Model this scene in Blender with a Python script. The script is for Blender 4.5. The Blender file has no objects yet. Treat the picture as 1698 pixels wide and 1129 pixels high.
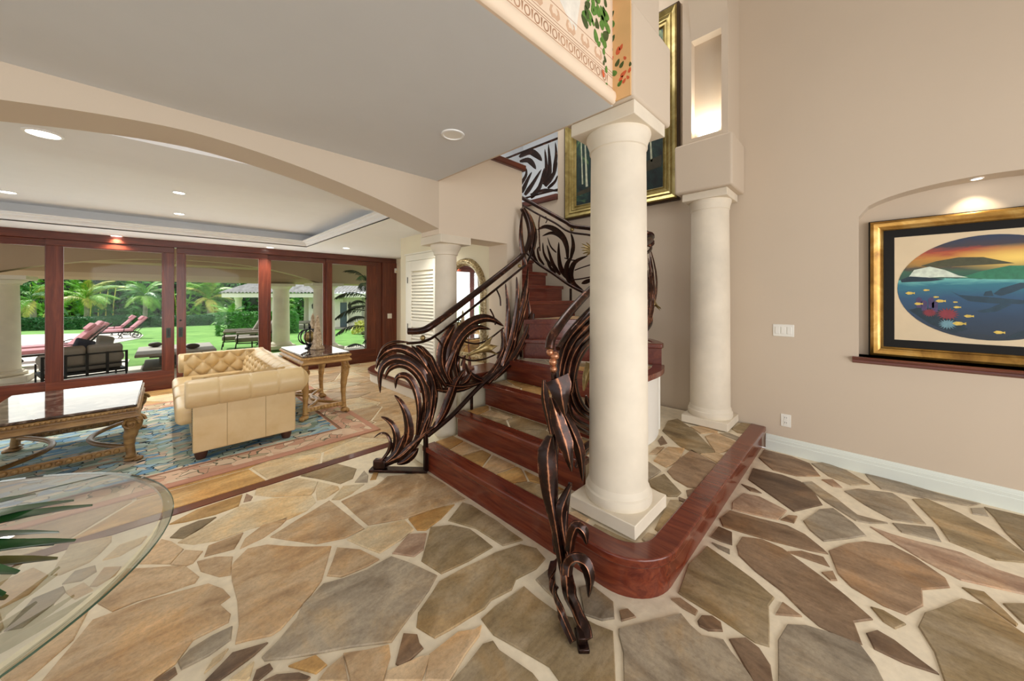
import bpy, bmesh, math, random
from mathutils import Vector, Matrix, noise
random.seed(7)
SC = bpy.context.scene
COL = SC.collection

# ---------------------------------------------------------------- camera
CAM_H = 1.5
FPX, CX, HY = 577.0, 849.0, 492.0
cam = bpy.data.cameras.new('camera')
cam.sensor_width = 36.0
cam.lens = FPX / 1698.0 * 36.0
cam.shift_y = -(564.5 - HY) / 1698.0
cam.clip_start = 0.05
cam.clip_end = 300
cam_o = bpy.data.objects.new('camera', cam)
cam_o.location = (0, 0, CAM_H)
cam_o.rotation_euler = (math.radians(90), 0, math.radians(-45))
COL.objects.link(cam_o)
SC.camera = cam_o

# ---------------------------------------------------------------- exposure
SC.view_settings.view_transform = 'Standard'
SC.view_settings.look = 'None'
SC.view_settings.gamma = 1.0
SC.view_settings.use_curve_mapping = False
SC.view_settings.exposure = 0.38
SC.cycles.max_bounces = 7
SC.cycles.diffuse_bounces = 4
SC.cycles.glossy_bounces = 4
SC.cycles.transmission_bounces = 8
SC.cycles.transparent_max_bounces = 16
SC.cycles.caustics_reflective = False
SC.cycles.caustics_refractive = False
SC.cycles.sample_clamp_indirect = 6.0
SC.cycles.use_denoising = True

# ---------------------------------------------------------------- sky and sun
world = bpy.data.worlds.new('sky')
SC.world = world
world.use_nodes = True
bg = world.node_tree.nodes['Background']
bg.inputs[0].default_value = (0.93, 0.97, 1.0, 1)
bg.inputs[1].default_value = 1.0

def sun(energy, rot, ang=2.0, color=(1, 0.96, 0.88)):
    l = bpy.data.lights.new('sun', 'SUN'); l.energy = energy; l.angle = math.radians(ang); l.color = color
    o = bpy.data.objects.new('sun', l); o.rotation_euler = [math.radians(a) for a in rot]; COL.objects.link(o)
sun(3.0, (-42, -14, 0))

def area(name, loc, target, sx, sy, power, color=(1, 1, 1)):
    l = bpy.data.lights.new(name, 'AREA'); l.shape = 'RECTANGLE'; l.size = sx; l.size_y = sy
    l.energy = power; l.color = color
    o = bpy.data.objects.new(name, l); o.location = loc
    o.rotation_euler = (Vector(target) - Vector(loc)).to_track_quat('-Z', 'Y').to_euler()
    COL.objects.link(o)
    return o
def spot(name, loc, power, deg=110, blend=0.6, color=(1, 0.94, 0.85), target=None, size=0.05):
    l = bpy.data.lights.new(name, 'SPOT'); l.energy = power; l.spot_size = math.radians(deg); l.spot_blend = blend
    l.color = color; l.shadow_soft_size = size
    o = bpy.data.objects.new(name, l); o.location = loc
    if target: o.rotation_euler = (Vector(target) - Vector(loc)).to_track_quat('-Z', 'Y').to_euler()
    COL.objects.link(o)
# daylight from the tall entry glazing on the street side of the hall
area('entry_window_light', (0.6, -3.3, 1.45), (0.9, 2.0, 1.45), 4.8, 2.5, 112, (1, 0.98, 0.95))
area('stairwell_fill_light', (3.3, 2.9, 5.45), (3.3, 2.6, 0.5), 1.3, 2.4, 38, (1, 0.97, 0.92))  # added fill under the stairwell ceiling; no window opens there
spot('alcove_lamp_light', (2.15, 3.95, 2.38), 45, 130, 0.9, (1, 0.96, 0.84))
# daylight carried in by the glass wall of the living room
area('glass_wall_light', (0.8, 8.22, 1.3), (0.8, 4.0, 1.6), 4.6, 1.9, 42, (1, 0.99, 0.96))

# ---------------------------------------------------------------- pixel helpers (1698x1129 frame)
S2 = math.sqrt(0.5)
def ray(px, py):
    u = (px - CX) / FPX; v = (HY - py) / FPX
    return (S2 * (1 + u), S2 * (1 - u), v)
def fl(px, py, z=0.0):
    d = ray(px, py); t = (z - CAM_H) / d[2]
    return Vector((d[0] * t, d[1] * t, z))
def wx(px, py, X):
    d = ray(px, py); t = X / d[0]
    return Vector((X, d[1] * t, CAM_H + d[2] * t))
def wy(px, py, Y):
    d = ray(px, py); t = Y / d[1]
    return Vector((d[0] * t, Y, CAM_H + d[2] * t))
def dp(px, py, t):
    d = ray(px, py)
    return Vector((d[0] * t, d[1] * t, CAM_H + d[2] * t))

# ---------------------------------------------------------------- materials
MATS = {}
def _nt(name):
    m = bpy.data.materials.new(name); m.use_nodes = True
    nt = m.node_tree
    return m, nt, nt.nodes['Principled BSDF']
def N(nt, t, **kw):
    n = nt.nodes.new(t)
    for k, v in kw.items():
        if k.startswith('i_'):
            n.inputs[k[2:].replace('_', ' ')].default_value = v
        else:
            setattr(n, k, v)
    return n
def c4(c): return (c[0], c[1], c[2], 1)
def hx(h):
    h = h.lstrip('#'); r = [int(h[i:i + 2], 16) / 255 for i in (0, 2, 4)]
    return tuple(x / 12.92 if x <= 0.04045 else ((x + 0.055) / 1.055) ** 2.4 for x in r)
def ramp(nt, fac, stops):
    r = nt.nodes.new('ShaderNodeValToRGB')
    e = r.color_ramp.elements
    while len(e) < len(stops): e.new(0.5)
    for i, (p, c) in enumerate(stops):
        e[i].position = p; e[i].color = c4(c)
    nt.links.new(fac, r.inputs[0])
    return r
def coords(nt, kind='Object', scale=(1, 1, 1), rot=(0, 0, 0)):
    tc = nt.nodes.new('ShaderNodeTexCoord'); mp = nt.nodes.new('ShaderNodeMapping')
    mp.inputs['Scale'].default_value = scale; mp.inputs['Rotation'].default_value = rot
    if kind == 'World':
        g = nt.nodes.new('ShaderNodeNewGeometry'); nt.links.new(g.outputs['Position'], mp.inputs[0])
    else:
        nt.links.new(tc.outputs[kind], mp.inputs[0])
    return mp.outputs[0]
def noise_tex(nt, vec, scale, detail=4, rough=0.55, dist=0.0):
    n = nt.nodes.new('ShaderNodeTexNoise')
    n.inputs['Scale'].default_value = scale; n.inputs['Detail'].default_value = detail
    n.inputs['Roughness'].default_value = rough; n.inputs['Distortion'].default_value = dist
    nt.links.new(vec, n.inputs['Vector'])
    return n
def bump(nt, b, h, strength=0.2, dist=0.01):
    n = nt.nodes.new('ShaderNodeBump'); n.inputs['Strength'].default_value = strength; n.inputs['Distance'].default_value = dist
    nt.links.new(h, n.inputs['Height']); nt.links.new(n.outputs[0], b.inputs['Normal'])
def plain(name, col, rough=0.5, metal=0.0, var=0.06, scale=6.0, bstr=0.0, spec=0.5, coat=0.0, kind='World', stretch=(1, 1, 1)):
    if name in MATS: return MATS[name]
    m, nt, b = _nt(name)
    v = coords(nt, kind, stretch)
    n = noise_tex(nt, v, scale)
    lo = tuple(x * (1 - var) for x in col); hi = tuple(min(1, x * (1 + var)) for x in col)
    r = ramp(nt, n.outputs['Fac'], [(0.3, lo), (0.7, hi)])
    nt.links.new(r.outputs[0], b.inputs['Base Color'])
    b.inputs['Roughness'].default_value = rough; b.inputs['Metallic'].default_value = metal
    b.inputs['Specular IOR Level'].default_value = spec
    b.inputs['Coat Weight'].default_value = coat; b.inputs['Coat Roughness'].default_value = 0.08
    if bstr: bump(nt, b, n.outputs['Fac'], bstr)
    MATS[name] = m
    return m
def streaked(name, stops, rough=0.4, scale=3.0, stretch=(1, 1, 8), bstr=0.1, coat=0.0, metal=0.0, dist=1.2, kind='World', rot=(0, 0, 0), detail=6, spec=0.5):
    m, nt, b = _nt(name)
    v = coords(nt, kind, stretch, rot)
    n = noise_tex(nt, v, scale, detail, 0.6, dist)
    r = ramp(nt, n.outputs['Fac'], stops)
    nt.links.new(r.outputs[0], b.inputs['Base Color'])
    b.inputs['Roughness'].default_value = rough; b.inputs['Metallic'].default_value = metal
    b.inputs['Coat Weight'].default_value = coat; b.inputs['Coat Roughness'].default_value = 0.06
    b.inputs['Specular IOR Level'].default_value = spec
    if bstr: bump(nt, b, n.outputs['Fac'], bstr, 0.004)
    MATS[name] = m
    return m
def emit(name, col, strength):
    m, nt, b = _nt(name)
    b.inputs['Emission Color'].default_value = c4(col); b.inputs['Emission Strength'].default_value = strength
    b.inputs['Base Color'].default_value = c4(col)
    MATS[name] = m
    return m
def glass(name, tint=(0.95, 0.98, 0.97), refl=0.12, rough=0.0):
    m, nt, b = _nt(name)
    out = nt.nodes['Material Output']
    tr = N(nt, 'ShaderNodeBsdfTransparent'); tr.inputs[0].default_value = c4(tint)
    gl = N(nt, 'ShaderNodeBsdfGlossy'); gl.inputs['Roughness'].default_value = rough
    lw = N(nt, 'ShaderNodeFresnel'); lw.inputs['IOR'].default_value = 1.45
    mul = N(nt, 'ShaderNodeMath', operation='MULTIPLY'); mul.inputs[1].default_value = refl / 0.035
    nt.links.new(lw.outputs[0], mul.inputs[0]); mul.use_clamp = True
    mx = N(nt, 'ShaderNodeMixShader')
    nt.links.new(mul.outputs[0], mx.inputs[0]); nt.links.new(tr.outputs[0], mx.inputs[1]); nt.links.new(gl.outputs[0], mx.inputs[2])
    nt.links.new(mx.outputs[0], out.inputs[0])
    MATS[name] = m
    return m

plain('wall_beige', hx('#d5c5b1'), 0.85, var=0.015, scale=1.2, bstr=0.02)
plain('wall_light', hx('#e6d6c2'), 0.85, var=0.015, scale=1.2)
plain('wall_cream', hx('#efe6cc'), 0.8, var=0.02, scale=1.5)
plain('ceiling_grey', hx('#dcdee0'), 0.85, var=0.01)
plain('ceiling_white', hx('#f5f6f8'), 0.85, var=0.01)
plain('trim_white', hx('#e6ece4'), 0.45, var=0.01)
plain('stringer_white', hx('#f3efe6'), 0.7, var=0.01)
plain('column_stone', hx('#e9decb'), 0.6, var=0.09, scale=3, bstr=0.05)
plain('mortar', hx('#e9dcc3'), 0.9, var=0.08, scale=18, bstr=0.35)
plain('mortar_white', hx('#ece8e0'), 0.9, var=0.06, scale=18, bstr=0.35)
plain('orange_plaster', hx('#e9bc84'), 0.8, var=0.06, scale=5)
plain('black', (0.01, 0.01, 0.012), 0.4)
plain('white_plastic', hx('#f4f2ea'), 0.35, var=0.0)
plain('grey_slot', hx('#4a4a48'), 0.6)
streaked('mahogany', [(0.2, hx('#3d140a')), (0.5, hx('#602716')), (0.8, hx('#834126'))], 0.32, 2.2, (0.6, 0.6, 9), 0.04, 0.25)
streaked('mahogany_v', [(0.2, hx('#41160b')), (0.5, hx('#652a18')), (0.8, hx('#884429'))], 0.35, 2.2, (9, 9, 0.6), 0.04, 0.15)
emit('lamp_white', (1, 0.95, 0.86), 9.0)

# ---------------------------------------------------------------- mesh builder
class MB:
    def __init__(s): s.v = []; s.f = []; s.m = []; s.mi = 0
    def add(s, vs, fs):
        o = len(s.v); s.v += [tuple(p) for p in vs]; s.f += [tuple(i + o for i in f) for f in fs]; s.m += [s.mi] * len(fs)
        return s
    def box(s, x0, y0, z0, x1, y1, z1):
        x0, x1 = min(x0, x1), max(x0, x1); y0, y1 = min(y0, y1), max(y0, y1); z0, z1 = min(z0, z1), max(z0, z1)
        vs = [(x0, y0, z0), (x1, y0, z0), (x1, y1, z0), (x0, y1, z0), (x0, y0, z1), (x1, y0, z1), (x1, y1, z1), (x0, y1, z1)]
        return s.add(vs, [(0, 3, 2, 1), (4, 5, 6, 7), (0, 1, 5, 4), (1, 2, 6, 5), (2, 3, 7, 6), (3, 0, 4, 7)])
    def prism(s, poly, z0, z1):
        poly = ccw(poly); n = len(poly)
        vs = [(p[0], p[1], z0) for p in poly] + [(p[0], p[1], z1) for p in poly]
        fs = [tuple(range(n - 1, -1, -1)), tuple(range(n, 2 * n))]
        fs += [(i, (i + 1) % n, n + (i + 1) % n, n + i) for i in range(n)]
        return s.add(vs, fs)
    def prism_axis(s, poly, a0, a1, axis):
        """poly in the two other axes; axis 'x': poly=(y,z); 'y': poly=(x,z)"""
        n = len(poly)
        if axis == 'x': mk = lambda p, a: (a, p[0], p[1])
        else: mk = lambda p, a: (p[0], a, p[1])
        vs = [mk(p, a0) for p in poly] + [mk(p, a1) for p in poly]
        fs = [tuple(range(n - 1, -1, -1)), tuple(range(n, 2 * n))]
        fs += [(i, (i + 1) % n, n + (i + 1) % n, n + i) for i in range(n)]
        return s.add(vs, fs)
    def lathe(s, prof, c=(0, 0, 0), n=24, cap=True):
        vs = []; fs = []
        for r, z in prof:
            for i in range(n):
                a = 2 * math.pi * i / n
                vs.append((c[0] + r * math.cos(a), c[1] + r * math.sin(a), c[2] + z))
        for j in range(len(prof) - 1):
            for i in range(n):
                k = (i + 1) % n
                fs.append((j * n + i, j * n + k, (j + 1) * n + k, (j + 1) * n + i))
        if cap:
            fs.append(tuple(range(n - 1, -1, -1))); fs.append(tuple((len(prof) - 1) * n + i for i in range(n)))
        return s.add(vs, fs)
    def tube(s, pts, r, n=8, cap=True, flat=1.0):
        pts = [Vector(p) for p in pts]; m = len(pts)
        rr = r if isinstance(r, (list, tuple)) else [r] * m
        up = Vector((0, 0, 1)); vs = []; fs = []; prev = None
        for i, p in enumerate(pts):
            d = (pts[min(i + 1, m - 1)] - pts[max(i - 1, 0)])
            if d.length < 1e-9: d = Vector((0, 0, 1))
            d.normalize()
            if prev is None:
                a = up if abs(d.z) < 0.95 else Vector((1, 0, 0))
                x = d.cross(a).normalized()
            else:
                x = (prev - d * prev.dot(d)).normalized()
            y = d.cross(x); prev = x
            for k in range(n):
                an = 2 * math.pi * k / n
                vs.append(p + x * (rr[i] * math.cos(an)) + y * (rr[i] * flat * math.sin(an)))
        for i in range(m - 1):
            for k in range(n):
                q = (k + 1) % n
                fs.append((i * n + k, i * n + q, (i + 1) * n + q, (i + 1) * n + k))
        if cap:
            fs.append(tuple(range(n - 1, -1, -1))); fs.append(tuple((m - 1) * n + k for k in range(n)))
        return s.add(vs, fs)
    def grid(s, rows, closed=False):
        nr = len(rows); nc = len(rows[0]); vs = [p for r in rows for p in r]; fs = []
        for i in range(nr - 1):
            for j in range(nc - (0 if closed else 1)):
                k = (j + 1) % nc
                fs.append((i * nc + j, i * nc + k, (i + 1) * nc + k, (i + 1) * nc + j))
        return s.add(vs, fs)
    def sphere(s, c, r, nu=12, nv=8, sc=(1, 1, 1)):
        rows = []
        for i in range(nv + 1):
            t = math.pi * i / nv
            rows.append([(c[0] + r * sc[0] * math.sin(t) * math.cos(2 * math.pi * j / nu), c[1] + r * sc[1] * math.sin(t) * math.sin(2 * math.pi * j / nu), c[2] - r * sc[2] * math.cos(t)) for j in range(nu)])
        return s.grid(rows, True)
def ccw(poly):
    a = sum(poly[i][0] * poly[(i + 1) % len(poly)][1] - poly[(i + 1) % len(poly)][0] * poly[i][1] for i in range(len(poly)))
    return list(poly) if a > 0 else list(poly)[::-1]
def M(name): return MATS[name]
def obj(name, mb, mat, parent=None, smooth=35, bevel=0.0, loc=None, rotz=0.0, bseg=2, fix=True):
    me = bpy.data.meshes.new(name)
    me.from_pydata(mb.v, [], mb.f)
    mats = mat if isinstance(mat, (list, tuple)) else [mat]
    for x in mats: me.materials.append(MATS[x] if isinstance(x, str) else x)
    if len(mats) > 1:
        for p, i in zip(me.polygons, mb.m): p.material_index = i
    if fix:
        bm = bmesh.new(); bm.from_mesh(me)
        bmesh.ops.remove_doubles(bm, verts=bm.verts, dist=1e-6)
        bmesh.ops.recalc_face_normals(bm, faces=bm.faces)
        bm.to_mesh(me); bm.free()
    o = bpy.data.objects.new(name, me)
    COL.objects.link(o)
    if parent is not None: o.parent = parent
    if loc is not None: o.location = loc
    o.rotation_euler.z = rotz
    if bevel:
        md = o.modifiers.new('bevel', 'BEVEL'); md.width = bevel; md.segments = bseg; md.limit_method = 'ANGLE'; md.angle_limit = math.radians(40)
        md.harden_normals = False
    if smooth:
        for p in me.polygons: p.use_smooth = True
        me.set_sharp_from_angle(angle=math.radians(smooth))
    return o
def link_copy(o, name=None, parent=None):
    c = o.copy(); COL.objects.link(c); c.parent = parent
    return c
def copy_tree(o, parent=None):
    c = o.copy(); COL.objects.link(c); c.parent = parent
    for ch in list(o.children): copy_tree(ch, c)
    return c
def tag(o, label, cat, group=None):
    o['label'] = label; o['category'] = cat
    if group: o['group'] = group
    return o
def struct(o, label=None):
    o['kind'] = 'structure'
    if label: o['label'] = label
    return o
def thing(name, label, cat, loc=(0, 0, 0), rotz=0.0, group=None):
    o = bpy.data.objects.new(name, None); COL.objects.link(o)
    o.empty_display_size = 0.1
    o.location = loc; o.rotation_euler.z = rotz
    return tag(o, label, cat, group)
def arc(cx, cy, r, a0, a1, n):
    return [(cx + r * math.cos(math.radians(a0 + (a1 - a0) * i / n)), cy + r * math.sin(math.radians(a0 + (a1 - a0) * i / n))) for i in range(n + 1)]
def lerp(a, b, t): return a + (b - a) * t
def cr(pts, n=6):
    """Catmull-Rom through points"""
    P = [Vector(p) for p in pts]; out = []
    for i in range(len(P) - 1):
        p0 = P[max(i - 1, 0)]; p1 = P[i]; p2 = P[i + 1]; p3 = P[min(i + 2, len(P) - 1)]
        for k in range(n):
            t = k / n
            out.append(0.5 * ((2 * p1) + (p2 - p0) * t + (2 * p0 - 5 * p1 + 4 * p2 - p3) * t * t + (3 * p1 - p0 - 3 * p2 + p3) * t ** 3))
    out.append(P[-1])
    return out
# ================================================================ the room shell
ZF = -0.004            # mortar level; stone tops sit at about 0
ZSOF = 2.55            # gallery soffit
ZLC = 2.42             # living room ceiling
XW = 4.23
FLOOR = struct(obj('floor', MB().box(-4.6, -4, -0.12, XW, 8.06, ZF), 'mortar', smooth=0), 'irregular flagstone floor set in pale mortar')

# ---- right wall with arched picture niche
NY0, NY1, NZ0 = 0.007, -1.38, 0.985
NC = 0.5 * (NY0 + NY1); NHW = 0.5 * (NY0 - NY1)
def niche_top(y):
    q = (y - NC) / NHW
    return 2.19 + 0.20 * math.sqrt(max(0, 1 - q * q)) ** 1.0 if abs(q) < 1 else 2.19
mb = MB()
mb.box(XW, NY0, 0, XW + 0.34, 3.245, 5.6)
mb.box(XW, 3.245, 0, XW + 0.34, 5.3, 2.98)
mb.box(XW, -5, 0, XW + 0.34, NY1, 5.6)
mb.box(XW, NY1, 0, XW + 0.34, NY0, NZ0)
mb.box(XW + 0.2, NY1, NZ0, XW + 0.34, NY0, 2.6)
nn = 24
ys = [NY0 + (NY1 - NY0) * i / nn for i in range(nn + 1)]
poly = [(y, niche_top(y)) for y in ys] + [(NY1, 5.6), (NY0, 5.6)]
mb.prism_axis(poly, XW, XW + 0.34, 'x')
struct(obj('wall_right', mb, 'wall_beige', smooth=20))
# sill of the niche
mb = MB()
prof = [(XW + 0.2, 0.985), (XW - 0.035, 0.985), (XW - 0.045, 0.975), (XW - 0.035, 0.965), (XW - 0.02, 0.958), (XW - 0.022, 0.945), (XW - 0.006, 0.935), (XW, 0.93), (XW, 0.945), (XW + 0.2, 0.97)]
mb.prism_axis([(p[0], p[1]) for p in prof], NY1 - 0.05, NY0 + 0.04, 'y')
struct(obj('trim_1', mb, 'mahogany', smooth=40), 'mahogany sill under the arched picture niche')
# baseboard
mb = MB()
bp = [(XW + 0.002, ZF), (XW - 0.022, ZF), (XW - 0.022, 0.085), (XW - 0.017, 0.09), (XW - 0.017, 0.112), (XW - 0.012, 0.117), (XW - 0.012, 0.128), (XW - 0.006, 0.143), (XW + 0.002, 0.147)]
mb.prism_axis(bp, -4.0, 0.66, 'y')
struct(obj('baseboard_right', mb, 'trim_white', smooth=30))

# ---- header arch between hall and living room, and the wall beside the stairs
def arch_z(x):
    return 2.445 - 0.1435 * abs(x - 0.1) ** 1.6
mb = MB()
xs = [-1.57 + (1.77 + 1.57) * i / 32 for i in range(33)]
mb.prism_axis([(x, arch_z(x)) for x in xs] + [(1.77, 2.9), (-1.57, 2.9)], 2.71, 3.01, 'y')
mb.box(-4.6, 2.71, 0, -1.57, 3.01, 2.9)
struct(obj('wall_arch', mb, 'wall_beige', smooth=20), 'plastered header arch between hall and living room')
mb = MB()
mb.box(1.77, 2.71, 2.075, 2.636, 3.01, 2.92)
mb.box(2.636, 2.71, 0, 2.87, 3.01, 2.92)
struct(obj('wall_stair', mb, 'wall_light', smooth=20), 'plaster wall over the alcove beside the stairs')
mb = MB()
mb.box(2.65, 3.01, 0, 2.80, 5.14, 2.92)
mb.box(2.80, 5.0, 0, 4.0, 5.14, 2.92)
struct(obj('wall_alcove', mb, 'wall_cream', smooth=20), 'cream wall of the alcove beside the stairs')
struct(obj('trim_2', MB().box(1.5, 2.67, 2.92, 2.90, 3.05, 2.985), 'mahogany', bevel=0.008), 'mahogany cap along the top of the stair wall')
mb = MB().box(4.0, 5.14, 0, 4.23, 8.06, 2.92)
struct(obj('wall_living', mb, 'wall_cream', smooth=0))
# knee wall beside the lower steps with its wooden caps
mb = MB().box(2.02, 2.71, 0, 2.65, 3.0, 0.70).box(1.64, 2.71, 0, 2.02, 2.98, 0.17)
struct(obj('wall_knee', mb, 'wall_cream', smooth=0))
struct(obj('trim_3', MB().box(1.98, 2.66, 0.70, 2.65, 3.02, 0.745), 'mahogany', bevel=0.008), 'wooden cap on the knee wall beside the stairs')

# ---- gallery soffit and its painted fascia
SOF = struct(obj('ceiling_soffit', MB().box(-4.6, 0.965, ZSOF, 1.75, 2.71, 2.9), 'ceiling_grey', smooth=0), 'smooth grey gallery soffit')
mb = MB()
struct(obj('trim_4', MB().box(1.75, 1.24, ZSOF - 0.001, 1.765, 2.71, 2.9), 'wall_beige', smooth=0), 'plaster edge of the gallery soffit over the stairs')

# ---- living room ceiling with recessed tray
TX0, TX1, TY0, TY1, TZ = -2.6, 1.87, 3.71, 7.26, 2.66
mb = MB()
CV_, ZK = 0.16, 2.525
mb.box(-4.6, 3.01, ZK, 2.65, TY0 - CV_, 2.9).box(-4.6, TY1 + CV_, ZK, 4.0, 8.14, 2.9)
mb.box(-4.6, TY0 - CV_, ZK, TX0 - CV_, TY1 + CV_, 2.9).box(TX1 + CV_, TY0 - CV_, ZK, 2.65, 5.14, 2.9).box(TX1 + CV_, 5.14, ZK, 4.0, TY1 + CV_, 2.9)
mb.box(TX0 - CV_, TY0 - CV_, TZ, TX1 + CV_, TY1 + CV_, 2.9)
mb.box(-4.6, 3.01, ZLC, 2.65, TY0, ZK).box(-4.6, TY1, ZLC, 4.0, 8.14, ZK)
mb.box(-4.6, TY0, ZLC, TX0, TY1, ZK).box(TX1, TY0, ZLC, 2.65, 5.14, ZK).box(TX1, 5.14, ZLC, 4.0, TY1, ZK)
struct(obj('ceiling', mb, 'ceiling_white', smooth=0), 'white living room ceiling with recessed tray')
# crown moulding around the tray (a stepped profile swept on the inside)
prof = [(0, 0), (0, 0.012), (0.012, 0.018), (0.014, 0.04), (0.032, 0.058), (0.05, 0.066), (0.055, 0.085), (0.085, 0.095), (0.085, 0.105), (0.0, 0.105)]
mb = MB()
def ringpt(d, z):
    return [(TX0 + d, TY0 + d, z), (TX1 - d, TY0 + d, z), (TX1 - d, TY1 - d, z), (TX0 + d, TY1 - d, z)]
rows = [ringpt(d, ZLC + z) for d, z in prof] + [ringpt(0, ZLC)]
mb.grid(rows, True)
struct(obj('trim_5', mb, 'ceiling_white', smooth=0), 'white crown moulding around the ceiling tray')

# ---- sliding glass doors, mahogany
glass('door_glass', (0.97, 0.99, 0.98), 0.007)
YD = 8.0
struct(obj('trim_6', MB().box(-4.6, YD - 0.02, 2.31, 4.0, YD + 0.12, ZLC + 0.0), 'mahogany', bevel=0.004), 'mahogany head rail above the sliding doors')
struct(obj('trim_7', MB().box(-4.6, YD - 0.03, -0.01, 4.0, YD + 0.14, 0.012), 'mahogany', smooth=0), 'floor track of the sliding doors')
def sliding(n, x0, x1, g0, g1, yo):
    y = YD + yo; th = 0.045
    root = obj('door_%d' % n, MB().box(x0, y, 0.012, x1, y + th, 0.30), 'mahogany', bevel=0.004)   # bottom rail carries the rest
    struct(root, ['mahogany sliding glass door at the far left', 'mahogany sliding glass door behind the low table', 'mahogany sliding glass door behind the tufted sofa', 'narrow mahogany sliding glass door behind the obelisks', 'mahogany sliding glass door beside the jamb boards'][n - 1])
    obj('top_rail', MB().box(x0, y, 2.22, x1, y + th, 2.31), 'mahogany', root, bevel=0.004)
    obj('stile', MB().box(x0, y, 0.30, g0, y + th, 2.22), 'mahogany_v', root, bevel=0.004)
    obj('stile', MB().box(g1, y, 0.30, x1, y + th, 2.22), 'mahogany_v', root, bevel=0.004)
    obj('glass_pane', MB().box(g0, y + 0.018, 0.30, g1, y + 0.024, 2.22), 'door_glass', root, smooth=0)
    fr = MB()
    for a, b, c, d in ((g0, 0.30, g1, 0.312), (g0, 2.208, g1, 2.22)): fr.box(a, y + 0.006, b, c, y + 0.018, d)
    for a, c in ((g0, g0 + 0.012), (g1 - 0.012, g1)): fr.box(a, y + 0.006, 0.312, c, y + 0.018, 2.208)
    obj('glazing_bead', fr, 'mahogany_v', root, smooth=0)
    return root
sliding(1, -2.4, -1.10, -2.26, -1.167, 0.05)
D2 = sliding(2, -1.167, 0.12, -1.022, -0.014, 0.0)
D3 = sliding(3, 0.148, 1.40, 0.25, 1.269, 0.0)
sliding(4, 1.33, 2.50, 1.45, 2.396, 0.05)
sliding(5, 2.44, 3.50, 2.539, 3.30, 0.0)
plain('patina', hx('#3a4a44'), 0.4, 0.6)
for d, x in ((D2, 0.052), (D3, 0.195)):
    r = obj('recessed_handle', MB().box(x - 0.025, YD - 0.004, 0.83, x + 0.025, YD + 0.001, 0.99), 'patina', d, bevel=0.002)
    obj('handle_cup', MB().box(x - 0.014, YD - 0.006, 0.85, x + 0.014, YD - 0.003, 0.97), 'black', r, smooth=0)
lk = obj('lock', MB().lathe([(0.014, 0), (0.014, 0.006), (0.008, 0.01)], (0, 0, 0), 14), 'black', D3)
lk.location = (0.195, YD, 1.11); lk.rotation_euler = (math.radians(90), 0, 0)
mb = MB().box(3.50, YD - 0.0, 0, 3.64, YD + 0.1, 2.31)
struct(obj('trim_8', mb, 'mahogany_v', bevel=0.004), 'mahogany jamb board beside the last sliding door')
struct(obj('trim_9', MB().box(3.64, YD - 0.035, 0, 4.0, YD + 0.1, 2.31), 'mahogany_v', bevel=0.004), 'wide mahogany jamb panel with a switch on it')

# ---- wood inlay in the floor
struct(obj('trim_10', MB().box(-3.5, 3.335, -0.02, 1.66, 3.425, 0.003), 'mahogany', smooth=0), 'thin mahogany strip inlaid across the flagstones')

# ---- raised step of the hall beyond the railing
ed = [(2.58, 4.3), (2.58, 6.0)] + arc(3.28, 6.0, 0.7, 180, 90, 8)[1:] + [(4.0, 6.7), (4.0, 5.14), (2.65, 5.14), (2.65, 4.3)]
mb = MB(); mb.prism(ed, ZF, 0.15)
st = struct(obj('trim_11', mb, 'stringer_white', smooth=30), 'low curved raised step by the louvred door')
mb = MB(); mb.prism([(p[0] - (0.03 if p[0] < 3.9 and p[0] != 2.65 else 0), p[1] + (0.03 if p[1] > 6.1 else 0)) for p in ed], 0.15, 0.19)
obj('wood_edge', mb, 'mahogany', st, smooth=30)
mb = MB(); mb.prism([(p[0] + (0.06 if p[0] < 3.9 and p[0] != 2.65 else 0), p[1] - (0.06 if p[1] > 6.1 else 0)) for p in ed], 0.19, 0.194)
obj('stone_top', mb, 'mortar', st, smooth=0)

# ---- hall ceiling, upstairs shell
struct(obj('ceiling_hall', MB().box(-3.5, -3.5, 5.6, 6.6, 6.0, 5.75), 'ceiling_white', smooth=0), 'high white hall ceiling')
plain('upstairs_white', hx('#f4f6fa'), 0.8, var=0.01)
struct(obj('wall_sun_block', MB().box(-4.6, 5.3, 2.9, 4.57, 5.42, 5.6), 'upstairs_white', smooth=0), 'unseen upper wall added to keep the sun out of the stairwell')  # out of view, added to block sun through the upstairs gap
struct(obj('wall_upstairs', MB().box(6.4, 2.6, 2.9, 6.55, 6.0, 5.6).box(4.57, 6.0, 2.9, 6.55, 6.15, 5.6).box(4.57, 2.6, 2.98, 6.4, 2.75, 5.6), 'upstairs_white', smooth=0), 'bright upstairs room wall')
struct(obj('floor_upstairs', MB().box(4.24, 3.25, 2.93, 6.4, 6.0, 2.975).box(1.77, 3.01, 2.9, 2.8, 5.3, 2.93), 'stringer_white', smooth=0), 'upstairs landing floor')
struct(obj('trim_12', MB().box(XW - 0.03, 3.25, 2.98, XW + 0.36, 5.3, 3.07), 'mahogany', bevel=0.01), 'mahogany edge under the upstairs railing')
struct(obj('wall_light_block', MB().box(-3.4, -3.55, 2.75, 4.57, -3.4, 5.6).box(-3.4, -3.55, 0, -1.9, -3.4, 2.75).box(3.1, -3.55, 0, 4.23, -3.4, 2.75).box(-3.55, -3.55, 2.9, -3.4, 5.3, 5.6), 'wall_beige', smooth=0), 'unseen entry wall added to darken the upper hall')  # out of view, added so less light reaches the upper right wall
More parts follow.
